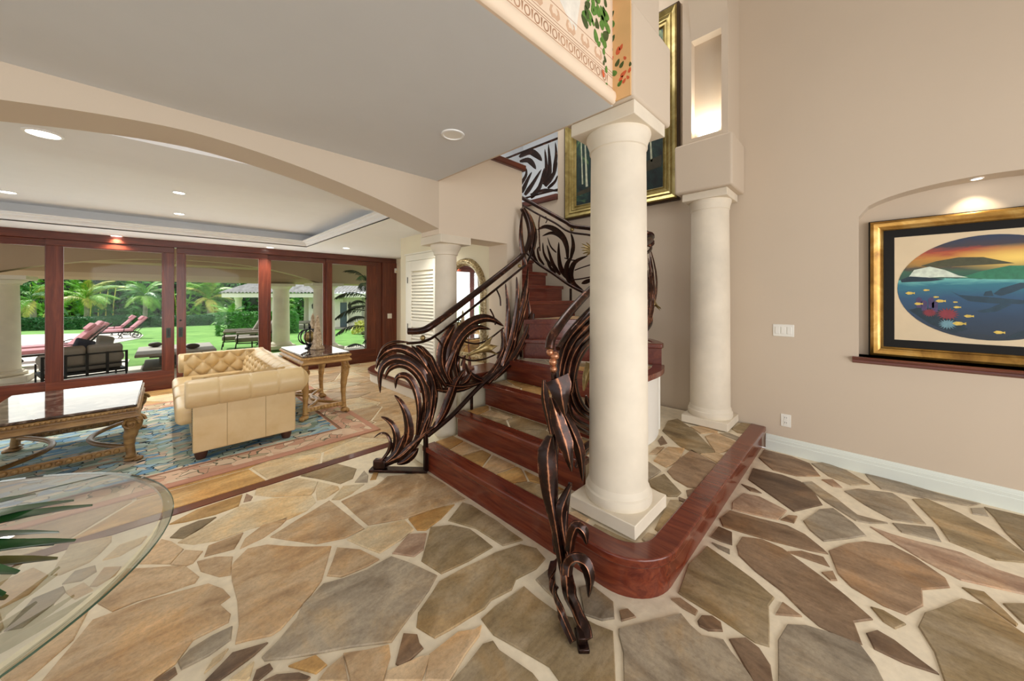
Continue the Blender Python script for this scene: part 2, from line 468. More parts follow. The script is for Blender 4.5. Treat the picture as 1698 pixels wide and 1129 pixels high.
# ================================================================ flagstones
def stone_mat(name, a, b, c, stretch, rot=0.0):
    m, nt, bs = _nt(name)
    v = coords(nt, 'World', stretch, (0, 0, rot))
    oi = N(nt, 'ShaderNodeObjectInfo')
    add = N(nt, 'ShaderNodeVectorMath', operation='ADD'); nt.links.new(v, add.inputs[0])
    comb = N(nt, 'ShaderNodeCombineXYZ'); sc = N(nt, 'ShaderNodeMath', operation='MULTIPLY'); sc.inputs[1].default_value = 37.0
    nt.links.new(oi.outputs['Random'], sc.inputs[0]); nt.links.new(sc.outputs[0], comb.inputs[0]); nt.links.new(sc.outputs[0], comb.inputs[2])
    nt.links.new(comb.outputs[0], add.inputs[1])
    n1 = noise_tex(nt, add.outputs[0], 1.5, 10, 0.62, 0.7)
    r = ramp(nt, n1.outputs['Fac'], [(0.25, c), (0.45, a), (0.62, b), (0.8, tuple(min(1, x * 1.25) for x in b))])
    n2 = noise_tex(nt, add.outputs[0], 9, 10, 0.8)
    r2 = ramp(nt, n2.outputs['Fac'], [(0.3, (0.62, 0.6, 0.58)), (0.46, (0.95, 0.95, 0.95)), (0.7, (1.12, 1.12, 1.12))])
    mx = N(nt, 'ShaderNodeMixRGB', blend_type='MULTIPLY'); mx.inputs[0].default_value = 0.75
    nt.links.new(r.outputs[0], mx.inputs[1]); nt.links.new(r2.outputs[0], mx.inputs[2])
    n3 = noise_tex(nt, coords(nt, 'World', (1, 1, 1)), 2.6, 6, 0.65, 0.8)
    r3 = ramp(nt, n3.outputs['Fac'], [(0.34, (1.12, 0.98, 0.78)), (0.5, (1, 1, 1)), (0.66, (0.84, 0.86, 0.9))])
    mz = N(nt, 'ShaderNodeMixRGB', blend_type='MULTIPLY'); mz.inputs[0].default_value = 0.9
    nt.links.new(mx.outputs[0], mz.inputs[1]); nt.links.new(r3.outputs[0], mz.inputs[2])
    mx = mz
    n4 = noise_tex(nt, coords(nt, 'World', (1, 1, 1)), 55, 6, 0.8)
    r4 = ramp(nt, n4.outputs['Fac'], [(0.3, (0.72, 0.7, 0.68)), (0.5, (1, 1, 1)), (0.72, (1.22, 1.2, 1.18))])
    mq = N(nt, 'ShaderNodeMixRGB', blend_type='MULTIPLY'); mq.inputs[0].default_value = 0.8
    nt.links.new(mx.outputs[0], mq.inputs[1]); nt.links.new(r4.outputs[0], mq.inputs[2]); mx = mq
    hsv = N(nt, 'ShaderNodeHueSaturation')
    mr = N(nt, 'ShaderNodeMapRange'); mr.inputs['To Min'].default_value = 0.86; mr.inputs['To Max'].default_value = 1.14
    nt.links.new(oi.outputs['Random'], mr.inputs['Value']); nt.links.new(mr.outputs[0], hsv.inputs['Value'])
    nt.links.new(mx.outputs[0], hsv.inputs['Color'])
    nt.links.new(hsv.outputs[0], bs.inputs['Base Color'])
    bs.inputs['Roughness'].default_value = 0.5; bs.inputs['Specular IOR Level'].default_value = 0.35
    mh = N(nt, 'ShaderNodeMath', operation='ADD'); nt.links.new(n1.outputs['Fac'], mh.inputs[0]); nt.links.new(n2.outputs['Fac'], mh.inputs[1])
    bump(nt, bs, mh.outputs[0], 0.4, 0.006)
    MATS[name] = m
SX, SY = (2.0, 4.6, 4), (5.2, 1.8, 4)
for sfx, st in (('', SX), ('_r', SY)):
    stone_mat('stone_t' + sfx, hx('#c0a17b'), hx('#d2b793'), hx('#9c7c58'), st)
    stone_mat('stone_l' + sfx, hx('#cfb994'), hx('#dccba9'), hx('#b0936d'), st)
    stone_mat('stone_o' + sfx, hx('#b78f57'), hx('#cfa86e'), hx('#926a3a'), st)
    stone_mat('stone_d' + sfx, hx('#94805e'), hx('#ab987a'), hx('#6b5840'), st)
    stone_mat('stone_g' + sfx, hx('#9a8c78'), hx('#b2a48e'), hx('#72634f'), st)
    stone_mat('stone_b' + sfx, hx('#8c7157'), hx('#a5896d'), hx('#664c37'), st)
    stone_mat('stone_k' + sfx, hx('#715a46'), hx('#8b735c'), hx('#4c3a2c'), st)
    stone_mat('stone_p' + sfx, hx('#a88a72'), hx('#c0a48b'), hx('#805f4c'), st)
def rough_edge(poly, seg, amp, z):
    out = []; n = len(poly)
    for i in range(n):
        a = Vector(poly[i][:2]); b = Vector(poly[(i + 1) % n][:2]); L = (b - a).length
        k = max(1, min(6, int(L / seg)))
        nrm = Vector((b.y - a.y, a.x - b.x)); nrm = nrm.normalized() if nrm.length > 1e-6 else Vector((0, 0))
        for j in range(k):
            p = a.lerp(b, j / k)
            d = noise.noise(Vector((p.x * 9, p.y * 9, z))) * amp + random.uniform(-0.3, 0.3) * amp
            if j or L > 0.05: p = p + nrm * d
            out.append(p)
    return out
def inset(poly, d):
    poly = ccw([tuple(p) for p in poly]); n = len(poly); out = []
    for i in range(n):
        p0 = Vector(poly[i - 1]); p1 = Vector(poly[i]); p2 = Vector(poly[(i + 1) % n])
        e1 = (p1 - p0); e2 = (p2 - p1)
        if e1.length < 1e-7 or e2.length < 1e-7: out.append(p1); continue
        e1.normalize(); e2.normalize()
        nv = Vector((-e1.y - e2.y, e1.x + e2.x))
        if nv.length < 0.2: out.append(p1); continue
        nv.normalize()
        out.append(p1 + nv * d)
    return out
def stone(poly, mat, parent, z=0.0, seg=0.09, amp=0.006, name='stone', hgt=0.008):
    pl = ccw([(p[0], p[1]) for p in poly])
    ar = abs(sum(pl[i][0] * pl[i - 1][1] - pl[i - 1][0] * pl[i][1] for i in range(len(pl)))) / 2
    pe = sum(math.hypot(pl[i][0] - pl[i - 1][0], pl[i][1] - pl[i - 1][1]) for i in range(len(pl)))
    wd = 2 * ar / max(pe, 1e-6)
    amp = min(amp, 0.10 * wd)
    e = rough_edge(pl, seg, amp, z)
    n = len(e); top = inset([tuple(p) for p in e], min(0.004, 0.10 * wd))
    if len(top) != n: top = e
    e2 = ccw([tuple(p) for p in e])
    vs = [(p[0], p[1], z - 0.012) for p in e2] + [(p[0], p[1], z - 0.012 + hgt) for p in e2] + [(p[0], p[1], z - 0.008 + hgt) for p in top]
    fs = [(i, (i + 1) % n, n + (i + 1) % n, n + i) for i in range(n)] + [(n + i, n + (i + 1) % n, 2 * n + (i + 1) % n, 2 * n + i) for i in range(n)]
    fs.append(tuple(range(2 * n, 3 * n)))
    return obj(name, MB().add(vs, fs), mat, parent, smooth=30, fix=False)
# outlines of the stones, read from windows of the floor (origin x, y, scale)
WIN = {'V5': (400, 640, 3.136), 'W4': (580, 740, 2.903), 'W5': (280, 780, 3.236), 'U4': (0, 760, 3.06), 'U8': (0, 780, 3.233),
       'W6': (920, 900, 4.717), 'V7': (1100, 700, 2.632), 'V6': (1060, 560, 3.135), 'WC': (930, 780, 5.132), 'PX': (0, 0, 1.0)}
TR = """V5 t 520,600 700,520 760,470 960,450 1060,510 1170,590 1000,640 850,690 660,722 620,690
V5 o 870,690 1000,640 1110,615 1040,690 960,750 915,750
V5 d 1075,700 1150,605 1200,620 1330,700 1465,800 1360,830 1300,790 1220,740 1130,715
V5 d 985,735 1090,722 1190,745 1310,835 1180,910 1040,975 935,910 960,830
V5 p 785,870 870,770 965,765 945,850 900,888
V5 l 550,800 660,735 850,695 900,745 830,800 720,868 640,840
V5 t 150,785 300,690 460,595 640,740 540,790 390,820
V5 t 445,985 500,840 620,850 720,900 650,940 520,992
W5 t 350,490 420,420 530,398 700,410 872,407 850,490 820,590 760,670 680,760 600,850 550,885 420,915 355,930 378,830 370,700 335,590 335,520
PX g 434,1089 465,1058 493,1024 502,1002 536,968 570,959 608,944 649,922 680,933 725,954 711,978 694,1002 666,1040 649,1064 580,1074 478,1092 438,1096
W4 d 320,870 330,800 430,650 560,580 700,510 820,470 900,490 942,540 900,590 800,640 780,690 680,740 650,780 480,885 410,925
PX d 798,1026 821,1005 869,972 890,991 921,1012 945,1022 971,1027 990,1036 1017,1046 1020,1080 1021,1129 1022,1160 960,1160 928,1129 911,1105 866,1081 818,1052
W4 d 490,1129 560,1050 640,950 690,935 720,980 800,1030 880,1090 910,1129 930,1170 480,1170
W4 t 380,1000 520,890 600,880 635,860 625,910 560,1000 480,1129 360,1129
W4 k 260,900 325,905 335,945 355,970 290,1030 240,1060 220,1045
PX t 568,1084 645,1069 647,1088 635,1129 630,1150 580,1150 579,1123
W4 t 165,1129 180,1080 340,1010 390,1005 350,1129
W4 g 895,640 975,575 990,590 995,740 940,690
W5 l 50,385 270,260 390,185 550,150 770,135 790,170 740,215 640,260 440,310 260,375 130,395
W5 t 190,460 210,405 400,335 380,375 350,420
W5 t 380,420 410,365 500,295 640,255 600,295 510,360
W5 d 5,360 60,310 160,270 255,250 180,305 80,365
W5 o 0,290 150,210 395,130 375,190 250,235 90,275
W5 p 400,170 415,125 450,140 440,160
W5 l 460,130 470,100 690,40 800,60 780,110 760,130 560,140
W5 l 800,60 910,85 915,100 840,150 795,160 790,120
V5 d 310,465 500,405 600,430 580,480 515,508 400,480
V5 g 590,500 640,440 660,465 655,500
V5 l 470,590 530,520 640,510 570,560 510,590
V5 o 670,488 690,445 715,445 700,485
U4 t 690,535 820,410 870,420 930,460 860,535
U4 t 870,535 940,465 1030,470 980,530 940,545
W5 t 150,490 250,465 345,460 335,510 330,560 270,570 170,540
U4 t 485,730 640,560 940,545 1010,600 990,630 840,680 700,720 570,775
U4 t 210,1129 370,940 470,820 740,720 1060,635 1130,660 1170,700 1115,740 1170,790 1160,830 980,920 890,1040 770,1129 700,1170 180,1170
U4 g 905,1030 960,970 1070,900 1180,850 1170,920 1060,1000 920,1070
U4 k 1040,1129 1120,1050 1180,985 1360,935 1290,1000 1180,1080 1110,1129
U4 l 1035,1090 1080,1020 1160,965 1120,1020
U4 k 780,1129 890,1060 900,1090 850,1129
U4 l 1160,1129 1290,1030 1270,1110 1250,1129
U4 k 1280,1129 1300,1075 1370,1040 1385,1065 1310,1129
W5 o 640,1050 790,990 850,1040 790,1090
W5 t 850,1060 935,990 965,1129 800,1129
W5 k 510,1129 580,1095 700,1085 760,1110 740,1129
U4 t 0,1110 20,1080 300,880 450,770 440,790 370,920 270,1010 170,1100 130,1129 60,1190
U8 l 270,560 370,400 600,350 600,380 540,440 480,490 320,560
U8 l 550,480 640,400 790,350 760,390 640,460
U8 g 330,610 400,540 510,510 520,540 440,590
U8 t 480,620 560,520 650,515 620,560 520,620
U8 g 20,860 170,690 340,620 350,650 280,720 120,840
U8 t 350,650 450,600 500,640 400,690
U8 t -200,700 0,600 180,520 260,560 160,660 0,740
U8 l -200,840 0,760 20,840 -60,940
W6 g 500,670 740,610 990,555 1060,640 1150,720 1320,760 1380,850 1480,970 1560,1080 1640,1200 545,1200 530,850 500,720
W6 k 1115,610 1150,565 1230,570 1300,620 1315,690 1200,685 1130,650
V7 d 65,745 110,620 190,540 290,610 400,690 485,765 460,800 465,980 400,960 250,860 120,780
V7 b 320,540 345,500 430,510 520,550 700,680 800,760 915,860 830,870 870,970 800,950 680,890 610,830 520,740 400,650 330,580
V7 g 500,950 540,880 620,885 740,920 860,970 930,1060 960,1129 980,1190 500,1190
V7 k 285,945 360,940 420,985 470,1060 480,1129 480,1180 420,1180 390,1129
V7 b 490,840 520,785 605,848
V7 k 885,920 930,905 1010,950 1100,1020 1200,1100 1050,1050 920,990
V7 d 1110,890 1140,830 1300,770 1400,800 1574,920 1700,1010 1700,1190 1260,1190 1230,1129 1180,1000
V7 b 720,560 800,530 880,520 1000,540 1100,590 1230,680 1250,720 1130,730 1135,800 1060,840 960,800 820,720 760,660
V7 d 905,805 960,820 1060,880 1010,900 960,870
V7 b 245,420 290,385 420,420 540,450 620,490 700,555 720,575 640,560 480,520 340,480 260,455
V7 k 205,500 240,455 300,480 300,535 250,520
V7 b 540,565 600,560 700,590 725,630 640,600
V7 b 690,655 740,650 760,690 730,690
V7 p 300,350 350,310 420,325 540,385 500,425 380,400 300,380
V7 b 510,425 545,405 585,410 570,440
V7 k 370,250 390,200 520,230 600,260 660,310 695,360 570,390 470,320
V7 g 605,262 650,260 760,335 850,405 980,440 900,440 840,430 705,345
V7 g 610,430 680,380 740,375 830,440 885,495 800,510 700,520 640,470
V7 b 415,155 440,120 560,150 640,180 685,235 580,235 480,210
V7 g 645,180 700,175 800,210 900,270 820,275 720,235
V7 p 690,250 740,250 780,285 740,280
V7 g 790,300 850,290 1000,310 1060,350 1150,445 1000,425 880,360
V7 g 880,225 1000,250 1200,310 1385,355 1330,365 1130,330 950,290 900,250
V7 d 1085,335 1150,335 1300,400 1450,480 1574,570 1660,640 1574,612 1450,600 1250,520 1200,450
V7 d 1400,370 1574,410 1700,450 1700,620 1574,560 1490,480 1440,410
V7 g 1340,375 1400,375 1420,410 1350,400
V7 p 900,455 1000,490 1300,570 1450,640 1574,680 1680,710 1680,780 1574,750 1300,690 1150,610 1000,520
V7 g 1000,440 1180,460 1210,520 1040,480
V7 d 1300,720 1400,740 1550,880 1540,890 1400,790
V7 d 1480,790 1574,790 1700,830 1700,930 1574,880
W6 g 190,350 290,330 460,460 465,590 370,610 230,560
W6 b 505,530 570,515 635,580 520,610
W6 b 910,440 980,430 1120,530 1100,565 1000,510
V7 g 210,525 290,555 290,575 240,550
V7 b 340,270 400,290 430,310 380,300"""
TRACED = []
def read_stones(txt, parent, z, sfx_at=1010):
    for ln in txt.split('\n'):
        w, c, *pts = ln.split()
        ox, oy, s = WIN[w]
        px = [(ox + float(p.split(',')[0]) / s, oy + float(p.split(',')[1]) / s) for p in pts]
        P = [fl(x, y, z) for x, y in px]
        cx = sum(x for x, y in px) / len(px)
        TRACED.append([(p.x, p.y) for p in P])
        stone([(p.x, p.y) for p in P], 'stone_' + c + ('_r' if cx > sfx_at else ''), parent, z + 0.004, amp=0.005)
read_stones(TR, FLOOR, 0.0)
# the rest of the floor: broken flags from a seeded cell diagram
def clip(poly, nx, ny, d):
    out = []; n = len(poly)
    for i in range(n):
        a = poly[i]; b = poly[(i + 1) % n]; da = a[0] * nx + a[1] * ny - d; db = b[0] * nx + b[1] * ny - d
        if da <= 0: out.append(a)
        if (da < 0 < db) or (db < 0 < da):
            t = da / (da - db); out.append((a[0] + (b[0] - a[0]) * t, a[1] + (b[1] - a[1]) * t))
    return out
def cells(bound, seeds, gap, st=(1.0, 1.0)):
    """cells of a stretched Voronoi diagram of the seeds inside a convex outline, each drawn in by gap"""
    res = []
    for i, a in enumerate(seeds):
        p = list(bound)
        for j, b in enumerate(seeds):
            if i == j: continue
            dx = (b[0] - a[0]) / st[0] ** 2; dy = (b[1] - a[1]) / st[1] ** 2
            L = math.hypot(dx, dy)
            if L < 1e-9: continue
            mx = (a[0] + b[0]) / 2; my = (a[1] + b[1]) / 2
            p = clip(p, dx / L, dy / L, (mx * dx + my * dy) / L - gap)
            if len(p) < 3: break
        if len(p) >= 3:
            q = []
            for v in p:
                if not q or math.hypot(v[0] - q[-1][0], v[1] - q[-1][1]) > 0.012: q.append(v)
            if len(q) >= 3: res.append(q)
    return res
def scatter(x0, y0, x1, y1, n, seed):
    r = random.Random(seed); pts = []
    for _ in range(n):
        best = None
        for _ in range(5):
            c = (r.uniform(x0, x1), r.uniform(y0, y1))
            d = min([math.hypot(c[0] - p[0], c[1] - p[1]) for p in pts] or [9])
            if best is None or d > best[0]: best = (d, c)
        pts.append(best[1])
    return pts
def inside(p, poly):
    c = False; n = len(poly)
    for i in range(n):
        a = poly[i]; b = poly[i - 1]
        if (a[1] > p[1]) != (b[1] > p[1]) and p[0] < (b[0] - a[0]) * (p[1] - a[1]) / (b[1] - a[1] + 1e-12) + a[0]: c = not c
    return c
def to_px(x, y, z=0.0):
    t = (x + y) * S2
    if t < 0.05: return None
    return (CX + FPX * (x - y) * S2 / t, HY - FPX * (z - CAM_H) / t)
def near_traced(c):
    m = (sum(p[0] for p in c) / len(c), sum(p[1] for p in c) / len(c))
    tests = c + [m] + [((p[0] + m[0]) / 2, (p[1] + m[1]) / 2) for p in c] + [((c[i][0] + c[i - 1][0]) / 2, (c[i][1] + c[i - 1][1]) / 2) for i in range(len(c))]
    for q in TRACED:
        if any(inside(p, q) for p in tests): return True
        if any(inside(p, c) for p in q): return True
    return False
rs = random.Random(3)
bound = [(-3.2, -3.2), (4.2, -3.2), (4.2, 0.64), (-3.2, 0.64)]
for c in cells(bound, scatter(-3.2, -3.2, 4.2, 0.64, 75, 11), 0.016, (1, 1.5)):
    if near_traced(c): continue
    stone(c, 'stone_' + rs.choice('gbdkb') + '_r', FLOOR, 0.004, amp=0.008)
bound = [(-3.2, 0.66), (1.58, 0.66), (1.58, 3.325), (-3.2, 3.325)]
for c in cells(bound, scatter(-3.2, 0.66, 1.58, 3.325, 60, 5), 0.012, (1.4, 1)):
    if near_traced(c): continue
    stone(c, 'stone_' + rs.choice('ttlgtl'), FLOOR, 0.004, amp=0.006)
bound = [(-4.0, 3.44), (2.64, 3.44), (2.64, 7.95), (-4.0, 7.95)]
for c in cells(bound, scatter(-4.0, 3.44, 2.64, 7.95, 95, 21), 0.012, (1.4, 1)):
    m = (sum(p[0] for p in c) / len(c), sum(p[1] for p in c) / len(c))
    stone(c, 'stone_' + rs.choice('oolto' if m[0] < 1.0 else 'lltl'), FLOOR, 0.004, amp=0.004, seg=0.15)
bound = [(2.66, 5.2), (3.96, 5.2), (3.96, 7.95), (2.66, 7.95)]
for c in cells(bound, scatter(2.66, 5.2, 3.96, 7.95, 18, 22), 0.012, (1.4, 1)):
    stone(c, 'stone_' + rs.choice('lltl'), FLOOR, 0.004, amp=0.004, seg=0.15)
# ================================================================ staircase
ST = thing('staircase', 'turning staircase with mahogany risers and flagstone treads', 'staircase', (1.6, 1.9, 0))
STL = Vector((1.6, 1.9, 0))
def loc_mb(mb):
    mb.v = [(v[0] - STL.x, v[1] - STL.y, v[2] - STL.z) for v in mb.v]; return mb
def sobj(name, mb, mat, parent, **kw):
    # parts of the stairs are drawn in world coordinates; the root sits at the foot of the flight
    loc_mb(mb)
    return obj(name, mb, mat, parent, **kw)
OC, OR = (3.05, 2.18), 0.90
def outer(r=OR):
    return [(1.5, OC[1] - r), (OC[0], OC[1] - r)] + arc(OC[0], OC[1], r, -90, 0, 14)[1:] + [(OC[0] + r, 5.0)]
PV = (2.80, 2.62)
Z = [0, .21, .43, .635, .835, 1.04, 1.25, 1.45, 1.65, 1.85, 2.05, 2.25, 2.45, 2.65, 2.85]
def on_arc(a, r=OR): return (OC[0] + r * math.cos(math.radians(a)), OC[1] + r * math.sin(math.radians(a)))
a5 = math.degrees(math.atan2(1.375 - 2.18, 3.45 - 3.05)); a6 = math.degrees(math.atan2(1.646 - 2.18, 3.774 - 3.05))
def seg_arc(a, b, r=OR, n=8): return arc(OC[0], OC[1], r, a, b, n)
# front edge (inner -> outer) and full outline of every tread
E0 = 1.28
steps = {}
steps[2] = ([(1.93, 2.66), (1.93, E0)], [(1.93, 2.66), (1.93, E0), (2.36, E0), (2.36, 2.66)])
steps[3] = ([(2.27, 2.66), (2.27, E0)], [(2.27, 2.66), (2.27, E0), (2.66, E0), (2.66, 2.66)])
# the fourth tread sweeps round the outside of the turn
f4 = [(2.57, 2.66), (2.57, 1.36), (2.60, 1.30), (2.66, E0), (3.05, E0)] + seg_arc(-90, a5, OR, 5)[1:]
steps[4] = (f4, f4 + [PV])
f5 = [(PV[0] - 0.01, PV[1]), on_arc(a5)]
steps[5] = (f5, f5 + seg_arc(a5, a6)[1:] + [(PV[0] + 0.02, PV[1] + 0.02)])
f6 = [PV, on_arc(a6)]
steps[6] = (f6, f6 + seg_arc(a6, 0)[1:] + [(3.95, 2.74), (2.86, 2.74)])
yy = [0, 0, 0, 0, 0, 0, 0, 2.73, 2.95, 3.24, 3.5, 3.78, 4.06, 4.34, 4.6, 4.88]
for k in range(7, 15):
    steps[k] = ([(2.88, yy[k]), (3.95, yy[k])], [(2.88, yy[k]), (3.95, yy[k]), (3.95, 5.0), (2.88, 5.0)])
def strip(path, w0, w1, z0, z1):
    """band along a path between offsets w0 and w1 to its left"""
    P = [Vector(p) for p in path]; n = len(P); L = []; R = []
    for i in range(n):
        d = (P[min(i + 1, n - 1)] - P[max(i - 1, 0)])
        if i in (0, n - 1): d = (P[1] - P[0]) if i == 0 else (P[-1] - P[-2])
        d.normalize(); nr = Vector((-d.y, d.x))
        if 0 < i < n - 1:
            d1 = (P[i] - P[i - 1]).normalized(); n1 = Vector((-d1.y, d1.x)); k = max(0.5, nr.dot(n1)); nr = nr / k
        L.append(P[i] + nr * w0); R.append(P[i] + nr * w1)
    vs = []; fs = []
    for a, b in zip(L, R): vs += [(a.x, a.y, z0), (b.x, b.y, z0), (b.x, b.y, z1), (a.x, a.y, z1)]
    for i in range(n - 1):
        for k in range(4):
            q = (k + 1) % 4
            fs.append((4 * i + k, 4 * i + q, 4 * i + 4 + q, 4 * i + 4 + k))
    fs += [(3, 2, 1, 0), tuple(4 * (n - 1) + k for k in range(4))]
    return MB().add(vs, fs)
streaked('stair_wood', [(0.2, hx('#46160e')), (0.45, hx('#67291a')), (0.7, hx('#863f26')), (0.9, hx('#a85e38'))], 0.27, 2.4, (9, 0.9, 9), 0.03, 0.28)
streaked('stair_wood_x', [(0.2, hx('#481810')), (0.45, hx('#64281b')), (0.75, hx('#7c3a26')), (0.9, hx('#934d32'))], 0.27, 2.4, (0.9, 9, 9), 0.03, 0.28)
# ---- the first, wide step that runs on as a platform to the right wall
CR = 0.26
f1 = [(1.6, 2.68), (1.6, 0.68 + CR)] + arc(1.6 + CR, 0.68 + CR, CR, 180, 270, 10)[1:] + [(XW - 0.01, 0.68)]
pl = f1 + [(XW - 0.01, 2.2), (2.5, 2.2), (2.4, 2.70), (1.62, 2.70)]
st1 = sobj('step', MB().prism([(p[0], p[1]) for p in inset(pl, 0.03)], ZF, 0.199), 'mortar', ST, smooth=0)
sobj('riser', strip(f1, 0.012, 0.04, ZF, 0.165), 'stair_wood', st1, smooth=30)
def nosing(path, w0, w1, z, parent, mat='stair_wood', th=0.048):
    o = sobj('nosing', strip(path, w0, w1, z - th, z), mat, parent, smooth=30, bevel=0.009, bseg=3)
    return o
nosing(f1, -0.022, 0.105, 0.215, st1)
PLT = """V6 d 120,480 150,430 200,420 290,480 395,590 300,600 210,560
V6 t 265,460 330,455 410,485 320,495
V6 t 340,510 400,490 515,545 510,570 400,600
V6 g 415,495 470,495 545,525 520,535
V6 d 480,470 530,440 595,450 560,495 510,490
V6 t 320,600 400,595 465,620 430,660
V6 b 145,690 190,640 270,580 425,665 390,720 340,785 250,770 180,730
V6 t 75,635 110,590 150,565 235,572 200,640 140,670
V6 b 95,530 120,508 145,545 110,555
V6 t 50,600 90,565 130,565 90,600
V6 b 245,790 290,780 330,790 300,830 250,820
V6 k 205,825 270,850 265,862 205,840
V6 d 80,990 160,840 200,840 260,890 230,930 160,1020 120,1015
V6 g 15,1040 45,1010 140,1035 80,1105
V6 d 45,740 130,705 220,800 200,820 150,820 60,770
V6 g 45,640 115,690 45,735
WC d 245,500 290,450 520,560 700,640 780,715 640,745 500,670 350,580
WC t 65,430 70,350 130,340 240,410 180,470"""
TRACED = []
_fl = fl
def read_plat(txt, parent, z):
    for ln in txt.split('\n'):
        w, c, *pts = ln.split(); ox, oy, s = WIN[w]
        P = [fl(ox + float(p.split(',')[0]) / s, oy + float(p.split(',')[1]) / s, z) for p in pts]
        TRACED.append([(p.x, p.y) for p in P])
        stone([(p.x - STL.x, p.y - STL.y) for p in P], 'stone_' + c + '_r', parent, z + 0.0, amp=0.004)
read_plat(PLT, st1, 0.209)
rs = random.Random(17)
def tread_stones(bound, n, seed, parent, z, cols, st=(1, 1), gap=0.009):
    xs = [p[0] for p in bound]; ys = [p[1] for p in bound]
    sd = [p for p in scatter(min(xs), min(ys), max(xs), max(ys), n, seed)]
    for c in cells(ccw(bound), sd, gap, st):
        if z < 0.3 and near_traced(c): continue
        stone([(p[0] - STL.x, p[1] - STL.y) for p in c], 'stone_' + rs.choice(cols), parent, z, amp=0.004)
tread_stones([(1.715, 1.40), (1.90, 1.40), (1.90, 2.68), (1.715, 2.68)], 7, 4, st1, 0.209, 'ttod', (1, 1.6))
for k in range(2, 15):
    f, out = steps[k]
    zt = Z[k]; zb = Z[k - 1]
    body = [(p[0], p[1]) for p in inset(out, 0.07 if k == 4 else 0.02)]
    s = sobj('step', MB().prism(body, ZF if k < 5 else zb - 0.25, zt - 0.014), 'stringer_white' if k > 6 else 'mortar', ST, smooth=20)
    wf = [(p[0], p[1]) for p in f]
    if k == 4:
        sobj('riser', strip(wf[:3], 0.012, 0.035, zb - 0.01, zt - 0.05), 'stair_wood', s, smooth=30)
        sobj('curved_stringer', strip(wf[2:], 0.03, 0.06, 0.2, zt - 0.05), 'stringer_white', s, smooth=40)
        nosing(wf, -0.022, 0.085, zt, s)
    else:
        if k in (5, 6): wf = wf + seg_arc(a5 if k == 5 else a6, a6 if k == 5 else 0, OR, 8)[1:]
        sobj('riser', strip(wf, 0.012, 0.035, zb - 0.01, zt - 0.045), 'stair_wood' if k < 5 else 'stair_wood_x', s, smooth=30)
        nosing(wf, -0.024, 0.085 if k < 5 else 0.07, zt, s, 'stair_wood' if k < 5 else 'stair_wood_x')
    zz = zt - 0.004
    if k == 2: tread_stones([(2.025, 1.32), (2.26, 1.32), (2.26, 2.62), (2.025, 2.62)], 9, 31, s, zz, 'todd', (1, 1.6))
    if k == 3: tread_stones([(2.365, 1.32), (2.56, 1.32), (2.56, 2.62), (2.365, 2.62)], 8, 32, s, zz, 'todg', (1, 1.7))
    if k == 4: tread_stones([(2.66, 1.40), (3.0, 1.37), (3.3, 1.42), (2.80, 2.50), (2.66, 2.60)], 7, 33, s, zz, 'todg', (1, 1.4))
    if k == 5: tread_stones([(2.93, 2.36), (3.46, 1.48), (3.68, 1.68), (2.95, 2.42)], 5, 34, s, zz, 'tdg', (1, 1))
    if k == 6: tread_stones([(2.98, 2.52), (3.74, 1.76), (3.88, 2.1), (3.9, 2.66), (2.95, 2.66)], 7, 35, s, zz, 'tdg', (1, 1))
# white outer stringer of the upper flight
pr = [(2.18, 0.2), (2.75, 0.2)] + [(5.0, 0.2), (5.0, 2.9), (4.88, 2.9)]
mb = MB(); mb.prism(seg_arc(a5, a6, OR - 0.014, 6) + seg_arc(a6, a5, OR - 0.05, 6), ZF, 0.80)
sobj('outer_stringer', mb, 'stringer_white', ST, smooth=40)
mb = MB(); mb.prism(seg_arc(a6, 0, OR - 0.014, 8) + [(3.938, 5.0), (3.90, 5.0)] + seg_arc(0, a6, OR - 0.05, 8), ZF, 1.0)
sobj('outer_stringer', mb, 'stringer_white', ST, smooth=40)
mb = MB(); mb.prism([(3.90, 2.7), (3.938, 2.7), (3.938, 5.0), (3.90, 5.0)], 0.9, 1.2)
sobj('outer_stringer', mb, 'stringer_white', ST, smooth=40)

# ================================================================ columns
def column(name, label, cx, cy, half, z0, ztop, r, plinth=0.075, group=None, tor=1.14, ech=1.17):
    t = thing(name, label, 'column', (cx, cy, z0), 0, group)
    H = ztop - z0; q = half
    obj('plinth', MB().box(-q, -q, 0, q, q, plinth), 'column_stone', t, bevel=0.004)
    rb = r * 1.03
    g = lambda f: rb * (1 + (tor - 1) * f)
    prof = [(g(.7), plinth), (g(.95), plinth + .012), (g(1), plinth + .032), (g(.9), plinth + .055), (g(.5), plinth + .064), (g(.38), plinth + .085), (rb * 1.0, plinth + .10)]
    obj('base_moulding', MB().lathe(prof, n=40), 'column_stone', t, smooth=30)
    ab = 0.075
    zc = H - ab
    sh = []
    for i in range(9):
        f = i / 8
        sh.append((rb * (1 - 0.06 * f ** 1.6), lerp(plinth + .10, zc - 0.17, f)))
    obj('shaft', MB().lathe(sh, n=40), 'column_stone', t, smooth=40)
    rt_ = rb * 0.94
    g = lambda f: rt_ * (1 + (ech - 1) * f)
    prof = [(rt_, zc - .172), (rt_, zc - .10), (g(.28), zc - .095), (g(.28), zc - .075), (g(.45), zc - .06), (g(.85), zc - .03), (g(1), zc - .012), (g(.9), zc)]
    obj('capital', MB().lathe(prof, n=40), 'column_stone', t, smooth=30)
    obj('abacus', MB().box(-q * .97, -q * .97, zc, q * .97, q * .97, H), 'column_stone', t, bevel=0.004)
    return t
column('stone_column', 'thick cream stone column standing in front of the stairs', 1.97, 1.05, 0.21, 0.211, 2.553, 0.168)
column('stone_column', 'slimmer cream column against the beige wall behind the platform', 4.0, 1.10, 0.21, 0.211, 2.553, 0.178, tor=1.12, ech=1.12)
